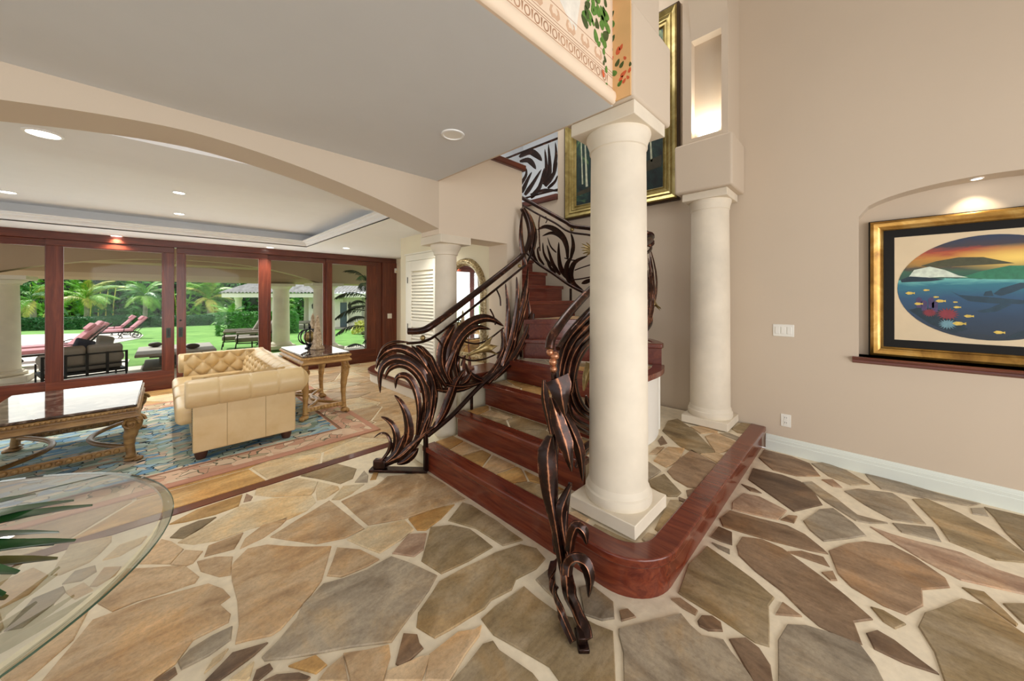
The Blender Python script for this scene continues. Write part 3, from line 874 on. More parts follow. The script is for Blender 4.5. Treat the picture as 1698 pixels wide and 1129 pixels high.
column('stone_column', 'short cream column under the arch beside the louvred door', 1.95, 2.865, 0.18, ZF, 2.075, 0.107, tor=1.3, ech=1.45)

# ================================================================ piers and arch above the columns
PB = 0.02
mb = MB().box(1.735, 0.835, ZSOF + 0.004, 2.24, 1.30, 3.05)
struct(obj('wall_pier', mb, 'wall_beige', bevel=0.02, bseg=3), 'plaster block over the front column')
struct(obj('trim_13', MB().box(1.728, 0.85, ZSOF + 0.01, 1.7365, 0.965, 3.4), 'orange_plaster', smooth=0), 'orange painted return of the mural')
mb = MB().box(3.74, 0.84, 2.554, XW, 1.36, 3.05)
struct(obj('wall_pier_block', mb, 'wall_beige', bevel=0.02, bseg=3), 'plaster block over the rear column')
# arch between the piers, springing at 4 m
mb = MB()
AX0, AX1, AZ = 2.19, 3.80, 4.12
def arz(x):
    c = (AX0 + AX1) / 2; h = (AX1 - AX0) / 2
    return AZ + 0.72 * math.sqrt(max(0.0, 1 - ((x - c) / h) ** 2))
xs = [AX0 + (AX1 - AX0) * (0.5 - 0.5 * math.cos(math.pi * i / 24)) for i in range(25)]
mb.prism_axis([(x, arz(x)) for x in xs] + [(AX1, 5.6), (AX0, 5.6)], 0.89, 1.22, 'y')
mb.box(1.80, 0.89, 3.05, AX0, 1.28, 5.6)
struct(obj('wall_arch_upper', mb, 'wall_beige', smooth=20), 'upper arch between the two columns')
# rear pier with its recessed light niche facing the arch
mb = MB()
PX0 = 3.80
mb.box(PX0 + 0.10, 0.89, 3.05, XW, 1.30, 5.6)
mb.box(PX0, 0.89, 3.05, PX0 + 0.10, 0.945, 5.6).box(PX0, 1.215, 3.05, PX0 + 0.10, 1.30, 5.6).box(PX0, 0.945, 3.05, PX0 + 0.10, 1.215, 3.11).box(PX0, 0.945, 4.1, PX0 + 0.1, 1.215, 5.6)
struct(obj('wall_pier_upper', mb, 'wall_beige', smooth=0), 'plaster pier with a lit recess')
lamp = thing('recess_uplight', 'uplight lamp hidden in the pier recess over the rear column', 'lamp', (PX0 + 0.07, 1.08, 3.111))
obj('lamp_body', MB().box(-0.025, -0.1, 0, 0.025, 0.1, 0.02), 'white_plastic', lamp, bevel=0.004)
obj('lens', MB().box(-0.02, -0.09, 0.02, 0.02, 0.09, 0.024), 'lamp_white', lamp, smooth=0)
spot('recess_glow', (PX0 + 0.04, 1.08, 3.14), 14, 165, 1.0, (1, 0.95, 0.82), (PX0 + 0.06, 1.08, 4.1), 0.03)
# ================================================================ wrought railings
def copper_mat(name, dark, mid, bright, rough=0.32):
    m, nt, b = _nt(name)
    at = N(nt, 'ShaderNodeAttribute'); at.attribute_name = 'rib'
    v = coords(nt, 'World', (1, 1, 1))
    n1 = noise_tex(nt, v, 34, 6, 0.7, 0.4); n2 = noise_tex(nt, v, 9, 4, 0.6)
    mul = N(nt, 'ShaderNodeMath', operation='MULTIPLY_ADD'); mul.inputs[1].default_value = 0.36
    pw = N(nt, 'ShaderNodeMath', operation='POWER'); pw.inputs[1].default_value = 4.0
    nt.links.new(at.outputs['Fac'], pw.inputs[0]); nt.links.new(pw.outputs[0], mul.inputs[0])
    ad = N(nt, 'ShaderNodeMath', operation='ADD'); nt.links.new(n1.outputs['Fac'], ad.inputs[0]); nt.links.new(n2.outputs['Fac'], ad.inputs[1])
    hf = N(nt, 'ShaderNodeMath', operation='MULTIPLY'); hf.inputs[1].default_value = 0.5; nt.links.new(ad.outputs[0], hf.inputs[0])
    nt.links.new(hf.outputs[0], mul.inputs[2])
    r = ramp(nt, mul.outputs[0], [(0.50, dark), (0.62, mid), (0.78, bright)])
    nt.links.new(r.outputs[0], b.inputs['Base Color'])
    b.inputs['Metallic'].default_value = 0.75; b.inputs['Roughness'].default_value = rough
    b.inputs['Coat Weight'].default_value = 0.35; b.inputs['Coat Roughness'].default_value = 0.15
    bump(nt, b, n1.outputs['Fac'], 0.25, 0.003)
    MATS[name] = m
copper_mat('copper', hx('#2b1812'), hx('#4a271b'), hx('#c98a66'))
copper_mat('bronze', hx('#a08a58'), hx('#c4ac74'), hx('#f0deac'), 0.36)
def rib_attr(o, vals):
    me = o.data
    a = me.attributes.new('rib', 'FLOAT', 'POINT')
    a.data.foreach_set('value', vals)
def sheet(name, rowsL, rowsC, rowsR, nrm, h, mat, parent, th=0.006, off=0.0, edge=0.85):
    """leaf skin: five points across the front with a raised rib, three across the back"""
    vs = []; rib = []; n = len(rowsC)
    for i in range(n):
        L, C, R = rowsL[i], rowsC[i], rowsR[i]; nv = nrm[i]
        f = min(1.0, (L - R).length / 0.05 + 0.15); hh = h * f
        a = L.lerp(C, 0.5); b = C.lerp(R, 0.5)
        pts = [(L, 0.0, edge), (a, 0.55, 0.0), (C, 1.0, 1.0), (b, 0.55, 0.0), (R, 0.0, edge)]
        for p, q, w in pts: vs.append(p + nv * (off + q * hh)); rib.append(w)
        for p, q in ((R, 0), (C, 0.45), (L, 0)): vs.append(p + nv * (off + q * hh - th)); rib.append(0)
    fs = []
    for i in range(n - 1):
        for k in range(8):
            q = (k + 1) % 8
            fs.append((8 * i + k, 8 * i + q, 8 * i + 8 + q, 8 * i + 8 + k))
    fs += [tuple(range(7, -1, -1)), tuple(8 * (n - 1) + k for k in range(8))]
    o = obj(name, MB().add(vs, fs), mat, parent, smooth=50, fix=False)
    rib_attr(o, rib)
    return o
def wprof(t, kind):
    if kind == 'b': return max(0.03, (1 - t) ** 0.6 * min(1, 0.45 + t * 2.2))     # broad foot, pointed tip
    if kind == 's': return max(0.1, 1 - 0.75 * t)
    return max(0.04, math.sin(math.pi * (0.08 + 0.92 * t) ** 1.1) ** 0.75)           # leaf, pointed at the end
class Panel:
    """vertical sheet standing on a plan path; pixels of a window are dropped on it along the sight line"""
    def __init__(s, path, side=1, win=(0, 0, 1)):
        s.P = [Vector(p) for p in path]; s.side = side; s.w = win
    def hit(s, px, py):
        d = ray(px, py); best = None
        for i in range(len(s.P) - 1):
            a, b = s.P[i], s.P[i + 1]; e = b - a
            det = d[0] * (-e.y) + d[1] * e.x
            if abs(det) < 1e-9: continue
            t = (a.x * (-e.y) + a.y * e.x) / det
            k = ((d[0] * t - a.x) * e.x + (d[1] * t - a.y) * e.y) / e.length_squared
            lo = -9 if i == 0 else -1e-6; hi = 9 if i == len(s.P) - 2 else 1 + 1e-6
            if t > 0 and lo <= k <= hi and (best is None or t < best[0]):
                nn = Vector((e.y, -e.x, 0)).normalized() * s.side
                best = (t, nn)
        t, nn = best
        return Vector((d[0] * t, d[1] * t, CAM_H + d[2] * t)), nn
    def at(s, x, y):
        return s.hit(s.w[0] + x / s.w[2], s.w[1] + y / s.w[2])
    def leaf(s, parent, pts, w, kind='l', h=0.016, off=0.0, mat='copper', name='leaf', n=4):
        sp = cr([(p[0], p[1], 0) for p in pts], n); L = []; C = []; R = []; NN = []
        for i, p in enumerate(sp):
            d = sp[min(i + 1, len(sp) - 1)] - sp[max(i - 1, 0)]; d.normalize()
            ww = w * wprof(i / (len(sp) - 1), kind)
            q = Vector((-d.y, d.x, 0)) * ww
            c, nn = s.at(p.x, p.y); C.append(c); NN.append(nn)
            L.append(s.at(p.x + q.x, p.y + q.y)[0]); R.append(s.at(p.x - q.x, p.y - q.y)[0])
        return sheet(name, L, C, R, NN, h, mat, parent, off=off)
    def bar(s, parent, pts, r, name='bar', off=0.0, mat='copper', n=4, sides=8, flat=1.0):
        sp = cr([(p[0], p[1], 0) for p in pts], n); P = []
        for p in sp:
            c, nn = s.at(p.x, p.y); P.append(c + nn * off)
        o = obj(name, MB().tube(P, r, sides, True, flat), mat, parent, smooth=50, fix=False)
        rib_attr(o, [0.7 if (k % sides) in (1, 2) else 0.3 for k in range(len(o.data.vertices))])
        return o
def child_fix(root):
    """parts were drawn in world space; bring them under a root standing at the foot"""
    for c in root.children:
        c.matrix_parent_inverse = Matrix.Translation(-Vector(root.location))
def pts(s): return [tuple(float(a) for a in p.split(',')) for p in s.split()]
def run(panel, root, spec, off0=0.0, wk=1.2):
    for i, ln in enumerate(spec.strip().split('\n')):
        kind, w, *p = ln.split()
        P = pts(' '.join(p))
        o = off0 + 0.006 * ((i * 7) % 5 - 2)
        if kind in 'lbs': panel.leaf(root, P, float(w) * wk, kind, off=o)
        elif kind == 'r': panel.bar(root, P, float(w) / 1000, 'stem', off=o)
# ---- near railing, left side of the stairs
LR = thing('stair_railing', 'dark copper leaf railing with curling volute on the near left of the stairs', 'railing', (1.58, 2.62, 0))
lp = Panel([(1.28, 2.97), (1.60, 2.62), (3.2, 2.60)], 1, (600, 520, 4.033))
run(lp, LR, """l 26 440,800 480,650 490,520 450,390 370,290 260,235 170,250 110,310 92,375
l 28 430,790 455,640 450,520 410,410 330,330 230,300 150,340 120,420 122,530
l 20 370,810 385,650 370,530 330,440 280,410 235,430 228,500
l 24 400,800 425,660 425,540 395,440 330,365 250,340 180,375 150,440
l 10 310,190 220,190 150,225 105,300
b 34 250,960 310,820 300,690 260,600 214,548
b 26 200,970 235,850 215,760 170,710 127,690
b 13 130,985 180,920 195,860 170,805 125,798 82,828
l 22 235,1005 290,985 340,945 375,902
s 24 110,1000 230,960 330,880 430,790 480,755
l 18 220,1000 340,890 400,740 420,600
l 26 480,760 540,680 590,560 630,450 690,370
l 20 560,490 500,400 450,290 400,215
l 26 500,560 470,420 400,300 330,215
l 28 590,470 535,350 535,230 580,130 620,70
l 30 610,460 585,340 610,220 660,130 730,65 810,32 880,40 955,85
l 24 640,430 620,320 640,220 690,140 770,92 862,105
l 22 600,460 570,400 600,300 640,190
l 14 660,400 640,340 660,290
b 24 800,445 750,425 715,390 693,330
l 16 470,500 560,515 680,505 810,455
l 14 500,450 620,485 740,475 840,440
r 9 640,285 720,312 800,305 870,280 930,245
r 9 640,150 700,190 780,200 860,165 950,95
r 8 660,350 670,315 690,280
l 22 830,440 900,380 950,280 960,190 940,110
l 20 515,470 470,330 400,240 360,215
r 8 480,150 515,185 530,215
r 8 860,-30 885,20 895,75
s 28 120,1005 260,950 360,860 450,785
l 26 300,960 375,840 415,700 435,560 415,450
l 22 350,900 410,780 455,640 470,480
l 20 150,1000 240,920 290,800
l 20 540,520 510,430 520,330 560,220
l 18 660,470 700,440 730,380
l 16 640,480 760,470 860,410 930,300""")
lp.w = (800, 320, 3.528)
run(lp, LR, """b 22 40,1100 150,1000 230,900 282,760 272,620
b 20 90,1060 170,930 205,780 250,620 268,430
b 20 110,1010 160,890 190,740 202,600 196,490
b 16 140,890 152,760 152,650 138,530
b 16 180,860 235,660 264,470
b 15 150,970 215,800 250,690 280,560
b 12 90,970 120,900 118,800
b 22 60,1090 180,960 250,820 287,690
b 18 130,1000 190,860 225,700 240,560
b 20 30,1110 120,1020 200,940 260,850
b 16 170,930 215,760 255,560 262,500
r 8 80,560 102,610 106,660
b 14 250,420 225,300 222,200 230,110
b 18 300,330 305,230 280,140 250,90""")
lp.w = (0, 0, 1)
hr = lp.bar(LR, [(677, 549), (699, 548), (720, 537), (780, 492), (852, 436), (868, 420), (877, 402), (879, 384), (874, 362), (866, 345)], 0.030, 'handrail', sides=12)
lp.bar(LR, [(675, 569), (703, 566), (730, 551), (790, 505), (856, 452), (873, 436), (884, 410), (888, 380)], 0.021, 'lower_rail', flat=0.6)
lp.bar(LR, [(709, 722), (748, 690), (786, 650), (808, 629), (838, 603), (865, 574), (880, 545), (884, 520)], 0.022, 'bottom_rail')
def post_at(root, panel, px, y0, y1, r=0.014, name='post'):
    a, _ = panel.hit(px, y0); b, _ = panel.hit(px, y1)
    b = Vector((a.x, a.y, b.z))
    o = obj(name, MB().box(a.x - r, a.y - r, min(a.z, b.z), a.x + r, a.y + r, max(a.z, b.z)), 'copper', root, bevel=0.002)
    return o
post_at(LR, lp, 706, 716, 781, 0.016)
post_at(LR, lp, 782, 655, 682, 0.011)
post_at(LR, lp, 864, 575, 592, 0.011)
a = lp.hit(619, 778)[0]; b = lp.hit(706, 778)[0]; dv = (Vector((b.x, b.y)) - Vector((a.x, a.y))).normalized(); nv = Vector((-dv.y, dv.x))
q = [Vector((1.262, 2.99)), Vector((1.60, 2.62))]
mb = MB(); mb.prism([tuple(q[0] + nv * .04), tuple(q[1] + nv * .04), tuple(q[1] - nv * .04), tuple(q[0] - nv * .04)], 0.0, 0.022)
obj('base_plate', mb, 'copper', LR, bevel=0.004)
mb = MB(); c0 = q[0].lerp(q[1], 0.18); mb.prism([tuple(c0 + dv * .05 + nv * .03), tuple(c0 - dv * .06 + nv * .03), tuple(c0 - dv * .06 - nv * .03), tuple(c0 + dv * .05 - nv * .03)], 0.022, 0.10)
obj('base_knot', mb, 'copper', LR, bevel=0.012)
for px, py, rr in ((701, 560, .024), (861.5, 441, .02)):
    c, nn = lp.hit(px, py)
    obj('ball', MB().sphere(c, rr, 14, 10), 'bronze', LR, fix=False)
def trumpet(root, base, tip, r, up, mat='bronze', n=6):
    """lily: a funnel of six petals with turned-back points"""
    ax = (tip - base); L = ax.length; ax.normalize(); x = ax.cross(up).normalized(); y = ax.cross(x)
    fl_ = bpy.data.objects.new('flower', None)
    for k in range(n):
        rows = []; a0 = 2 * math.pi * k / n; da = math.pi / n * 1.02
        for i in range(8):
            t = i / 7
            rad = r * (0.14 + 0.25 * t + 0.65 * t ** 3) if t < 0.99 else r * 1.25
            half = da * (1.0 if t < 0.72 else math.sqrt(max(0.0, 1 - ((t - 0.72) / 0.28) ** 2)) + 0.02)
            row = []
            for j in range(5):
                an = a0 + half * (j - 2) / 2
                rr = rad * (1 + (0.07 if j == 2 else 0))
                row.append(base + ax * (L * t * (1 - 0.04 * abs(j - 2))) + x * (rr * math.cos(an)) + y * (rr * math.sin(an)))
            rows.append(row)
        back = [[p - (x * math.cos(a0) + y * math.sin(a0)) * 0.003 for p in r_] for r_ in rows]
        mb = MB().grid(rows); mb.grid(back)
        obj('petal', mb, mat, root, smooth=60, fix=False)
c, nn = lp.hit(772, 588); c2, _ = lp.hit(808, 569)
trumpet(LR, c + nn * .03, c2 + nn * .10, 0.085, Vector((0, 0, 1)))
child_fix(LR)

# ---- railing on the outside of the turn, and the panel by the back wall
BR = thing('stair_railing', 'dark copper leaf railing rising along the back wall behind the thick column', 'railing', (3.85, 2.5, 1.2))
bp_ = Panel([(3.85, 2.18), (3.85, 5.2)], 1, (830, 320, 6.641))
run(bp_, BR, """b 14 430,790 380,700 370,600 378,530
b 14 480,790 430,720 410,630 425,590
b 16 560,800 510,740 470,650 460,545
b 22 660,900 590,800 550,690 515,570
b 26 720,930 660,820 640,680 640,540
l 26 745,730 738,600 690,480 600,400 500,372 412,408
l 18 750,710 720,560 650,470 560,440 460,475
b 22 770,710 795,600 790,510 770,440
l 22 770,1000 730,900 740,780 800,690
l 24 900,1070 800,990 772,880 820,760 960,690
b 9 620,655 560,590 525,490
l 20 1010,950 950,975 892,998
r 8 700,715 760,735 830,740
r 8 820,850 900,820 1010,785
r 9 790,955 880,945 1010,920
r 10 440,250 428,330 430,420 440,640
b 20 350,720 320,560 330,430
b 16 600,880 530,800 500,700
r 7 500,260 515,300 500,330""")
bp_.bar(BR, [(200, 35), (400, 140), (560, 230), (720, 320), (800, 365), (1000, 392), (1150, 440)], 0.028, 'handrail', sides=12)
bp_.bar(BR, [(200, 105), (370, 210), (600, 330), (760, 428), (1000, 466), (1150, 520)], 0.014, 'lower_rail')
bp_.bar(BR, [(200, 560), (320, 690), (430, 790), (570, 880), (740, 1000), (900, 1085), (1150, 1180)], 0.022, 'bottom_rail')
c, nn = bp_.at(782, 400)
obj('ball', MB().sphere(c + nn * 0.01, .028, 14, 10), 'bronze', BR, fix=False)
a, _ = bp_.at(773, 1050); obj('post', MB().box(a.x - .012, a.y - .012, 1.45, a.x + .012, a.y + .012, a.z), 'copper', BR)
c, nn = bp_.at(1010, 640)
for tx, ty in ((880, 555), (872, 597), (880, 632), (892, 668), (930, 540), (975, 532), (930, 690)):
    bp_.leaf(BR, [(1010, 640), ((1010 + tx) / 2, (640 + ty) / 2 - 6), (tx, ty)], 17, 'b', 0.03, 0.03, 'bronze', 'petal')
# the turn itself, hidden in part by the thick column
turn = [(1.95, 1.38), (2.4, 1.38), (2.8, 1.38)] + [(OC[0] + .8 * math.cos(math.radians(a)), OC[1] + .8 * math.sin(math.radians(a))) for a in (-90, -75, -60, -45, -30, -15, 0)]
zh = [1.30, 1.62, 1.84, 1.97, 2.04, 2.11, 2.18, 2.24, 2.29, 2.34]
P3 = [Vector((p[0], p[1], z)) for p, z in zip(turn, zh)]
sp = cr(P3, 5)
i0 = 10
tr3 = [obj('handrail', MB().tube(sp[5:], 0.030, 12), 'copper', BR, smooth=50, fix=False),
obj('lower_rail', MB().tube([p - Vector((0, 0, 0.10)) for p in sp[5:]], 0.015, 8), 'copper', BR, smooth=50, fix=False),
obj('bottom_rail', MB().tube([p - Vector((0, 0, 0.80)) for p in sp[5:]], 0.020, 8), 'copper', BR, smooth=50, fix=False)]
for ob in tr3: rib_attr(ob, [0.5] * len(ob.data.vertices))
def cleaf(root, i, di, z0, z1, w, lean=0.0, off=0.0, mat='copper'):
    """upright leaf standing on the curved path: foot at sample i, tip drifting di samples on"""
    L = []; C = []; R = []; NN = []
    for k in range(7):
        t = k / 6; j = min(len(sp) - 2.001, max(0, i + di * t * t)); a = sp[int(j)].lerp(sp[int(j) + 1], j - int(j))
        d = (sp[int(j) + 1] - sp[int(j)]); d.z = 0; d.normalize(); nn = Vector((d.y, -d.x, 0))
        ww = w * wprof(t, 'b'); c = Vector((a.x, a.y, a.z - 0.80 + lerp(z0, z1, t))) + nn * (lean * math.sin(math.pi * t))
        C.append(c); L.append(c + d * ww); R.append(c - d * ww); NN.append(nn)
    return sheet('leaf', L, C, R, NN, 0.014, mat, root, off=off)
rl = random.Random(5)
for k in range(22):
    i = 14 + k * 1.35
    cleaf(BR, i, rl.uniform(-4, 4), rl.uniform(0, 0.15), rl.uniform(0.4, 0.68), rl.uniform(0.018, 0.03), rl.uniform(0.0, 0.05), 0.004 * (k % 3))
# scroll end and flower seen past the thick column
cE = dp(1077, 392, 3.42)
for k, (zz, rr) in enumerate(((0, .034), (-.06, .028))):
    pts_ = [cE + Vector((0.036 * math.cos(a) * S2, -0.036 * math.cos(a) * S2, zz + rr * math.sin(a))) for a in [i * math.pi / 6 for i in range(13)]]
    o = obj('scroll', MB().tube(pts_, 0.016, 8), 'copper', BR, fix=False); rib_attr(o, [0.7] * len(o.data.vertices))
trumpet(BR, dp(1079, 474, 3.42), dp(1083, 515, 3.36), 0.06, Vector((1, 0, 0)))
child_fix(BR)

# ---- upstairs railing at the landing edge
UR = thing('landing_railing', 'dark copper leaf railing on the upstairs landing edge', 'railing', (4.26, 3.6, 3.06))
up_ = Panel([(4.26, 3.2), (4.26, 5.6)], 1, (820, 180, 5.644))
run(up_, UR, """b 18 262,790 310,680 355,595
b 20 285,810 360,700 440,570
b 22 335,835 420,730 462,555
b 24 465,715 520,590 508,335
b 20 462,690 485,560 470,378
b 20 480,730 560,610 592,500
b 16 555,600 578,440 570,315
b 14 495,745 560,685 587,625
l 26 235,455 330,405 400,440 446,492
l 22 235,495 310,482 350,512 386,567
l 12 340,805 480,765 605,775
b 16 200,760 290,640 300,560""")
up_.bar(UR, [(100, 470), (420, 345), (600, 275)], 0.018, 'top_rail')
up_.bar(UR, [(180, 870), (420, 800), (600, 755)], 0.016, 'bottom_rail')
a, _ = up_.at(604, 500); obj('post', MB().box(a.x - .014, a.y - .014, 3.06, a.x + .014, a.y + .014, 4.0), 'copper', UR)
child_fix(UR)

# ---- near railing, right side: seen almost end on, flaring towards the viewer
RR = thing('stair_railing', 'dark copper leaf railing in front of the thick column, flaring to the floor', 'railing', (1.27, 0.85, 0))
def leaf3(root, spec, mat='copper', kind='b', twist=0.0, h=0.012, name='leaf'):
    """spec: list of (px, py, depth, half width px); a real strip standing at its own depth"""
    sp = cr([dp(a, b, t) for a, b, t, w in spec], 4); m = len(sp)
    ws = []
    for i in range(m):
        f = i / (m - 1) * (len(spec) - 1); k = min(int(f), len(spec) - 2); ws.append(lerp(spec[k][3] * spec[k][2], spec[k + 1][3] * spec[k + 1][2], f - k) / FPX)
    view = Vector((S2, S2, 0)); L = []; C = []; R = []; NN = []
    for i in range(m):
        d = (sp[min(i + 1, m - 1)] - sp[max(i - 1, 0)]).normalized()
        x = d.cross(-view); x = x.normalized() if x.length > 1e-3 else Vector((S2, -S2, 0))
        x = Matrix.Rotation(twist, 3, d) @ x
        nn = x.cross(d).normalized()
        if nn.dot(view) > 0: nn = -nn
        C.append(sp[i]); L.append(sp[i] + x * ws[i]); R.append(sp[i] - x * ws[i]); NN.append(nn)
    return sheet(name, L, C, R, NN, h, mat, root, th=0.008)
foot = [(1.235, .885), (1.30, .95), (1.36, .89), (1.295, .825)]
foot = [(1.228, .833), (1.262, .80), (1.335, .873), (1.30, .907)]
obj('base_plate', MB().prism(foot, 0.0, 0.02), 'copper', RR, bevel=0.004)
obj('base_block', MB().prism([(1.243, .843), (1.265, .822), (1.31, .867), (1.288, .888)], 0.02, 0.05), 'copper', RR, bevel=0.004)
leaf3(RR, [(950, 1064, 1.49, 6), (931, 1019, 1.58, 7), (920, 983, 1.70, 8), (916, 950, 1.82, 8), (919, 930, 1.92, 6)], twist=0.5, name='strap')
leaf3(RR, [(975, 1062, 1.49, 8), (968, 1042, 1.53, 14), (956, 1014, 1.60, 15), (945, 985, 1.68, 13), (939, 950, 1.78, 10), (938, 922, 1.86, 8)], twist=-0.3, h=0.02)
leaf3(RR, [(941, 955, 1.76, 8), (943, 935, 1.78, 9), (954, 926, 1.76, 9), (970, 934, 1.74, 11), (978, 958, 1.72, 9), (976, 990, 1.70, 1)], h=0.02)
leaf3(RR, [(938, 972, 1.76, 4), (931, 934, 1.84, 6), (921, 870, 1.93, 9), (912, 820, 1.98, 13), (908, 780, 2.0, 16), (907, 748, 2.02, 15), (913, 723, 2.03, 5)], h=0.03)
leaf3(RR, [(941, 920, 1.86, 5), (932, 871, 1.92, 8), (932, 840, 1.94, 10), (946, 804, 1.96, 3)], h=0.02)
leaf3(RR, [(944, 912, 1.84, 8), (948, 886, 1.82, 9), (956, 871, 1.80, 8), (968, 882, 1.79, 9), (973, 902, 1.78, 2)], h=0.02)
leaf3(RR, [(923, 627, 2.05, 21), (928, 640, 2.04, 20), (931, 660, 2.02, 13), (937, 690, 2.0, 1)], h=0.03)
leaf3(RR, [(902, 630, 2.06, 3), (904, 662, 2.06, 8), (911, 697, 2.05, 7), (915, 720, 2.04, 4)], twist=0.6)
leaf3(RR, [(914, 660, 2.04, 4), (925, 697, 2.03, 12), (938, 736, 2.0, 13), (948, 782, 1.98, 1)], h=0.02)
leaf3(RR, [(936, 686, 2.05, 4), (950, 716, 2.06, 10), (962, 751, 2.06, 9), (966, 797, 2.05, 1)], h=0.02)
leaf3(RR, [(921, 905, 1.9, 6), (919, 800, 2.06, 8), (925, 720, 2.12, 10), (931, 650, 2.14, 8)], twist=0.9)
for i, (a, b, c, d) in enumerate([((932, 650), (936, 605), (952, 566), (985, 528)), ((940, 650), (946, 600), (961, 570), (985, 545)), ((948, 650), (955, 605), (968, 578), (985, 562)), ((926, 640), (930, 598), (944, 560), (985, 515))]):
    leaf3(RR, [(a[0], a[1], 2.12, 5), (b[0], b[1], 2.14, 6), (c[0], c[1], 2.22, 7), (d[0], d[1], 2.38, 6)], h=0.02)
for i, (a, b, c, d) in enumerate([((938, 640), (942, 672), (952, 695), (985, 712)), ((945, 640), (950, 664), (962, 684), (985, 698)), ((952, 630), (957, 655), (968, 676), (985, 688)), ((936, 655), (940, 690), (955, 708), (985, 722))]):
    leaf3(RR, [(a[0], a[1], 2.12, 5), (b[0], b[1], 2.14, 5), (c[0], c[1], 2.20, 5), (d[0], d[1], 2.34, 3)], h=0.018)
leaf3(RR, [(985, 695, 2.4, 2), (976, 672, 2.36, 6), (972, 656, 2.33, 1)])
leaf3(RR, [(985, 735, 2.4, 8), (968, 748, 2.3, 9), (955, 775, 2.2, 2)])
leaf3(RR, [(946, 800, 1.98, 3), (940, 840, 1.95, 4), (937, 900, 1.88, 3)])
o = obj('handrail', MB().tube(cr([dp(911, 578, 2.06), dp(914, 562, 2.08), dp(923, 546, 2.13), dp(946, 516, 2.28), dp(978, 482, 2.50), dp(1010, 455, 2.72)], 5), 0.028, 12), 'copper', RR, fix=False); rib_attr(o, [0.6] * len(o.data.vertices))
o = obj('lower_rail', MB().tube(cr([dp(925, 578, 2.08), dp(946, 548, 2.26), dp(978, 513, 2.48), dp(1010, 485, 2.70)], 5), 0.016, 8), 'copper', RR, fix=False); rib_attr(o, [0.5] * len(o.data.vertices))
for x, y, r in ((920, 590, .027), (912, 584, .022), (917, 600, .024), (918, 612, .022)):
    o = obj('knot', MB().sphere(dp(x, y, 2.04), r, 14, 10), 'copper', RR, fix=False); rib_attr(o, [0.9] * len(o.data.vertices))
o = obj('newel', MB().tube([dp(918, 618, 2.08), dp(919, 640, 2.08), dp(921, 780, 2.09), dp(922, 915, 1.99)], 0.016, 8), 'copper', RR, fix=False)
leaf3(RR, [(968, 648, 2.32, 1), (972, 625, 2.33, 6), (980, 604, 2.35, 9)], 'bronze', name='petal')
child_fix(RR)
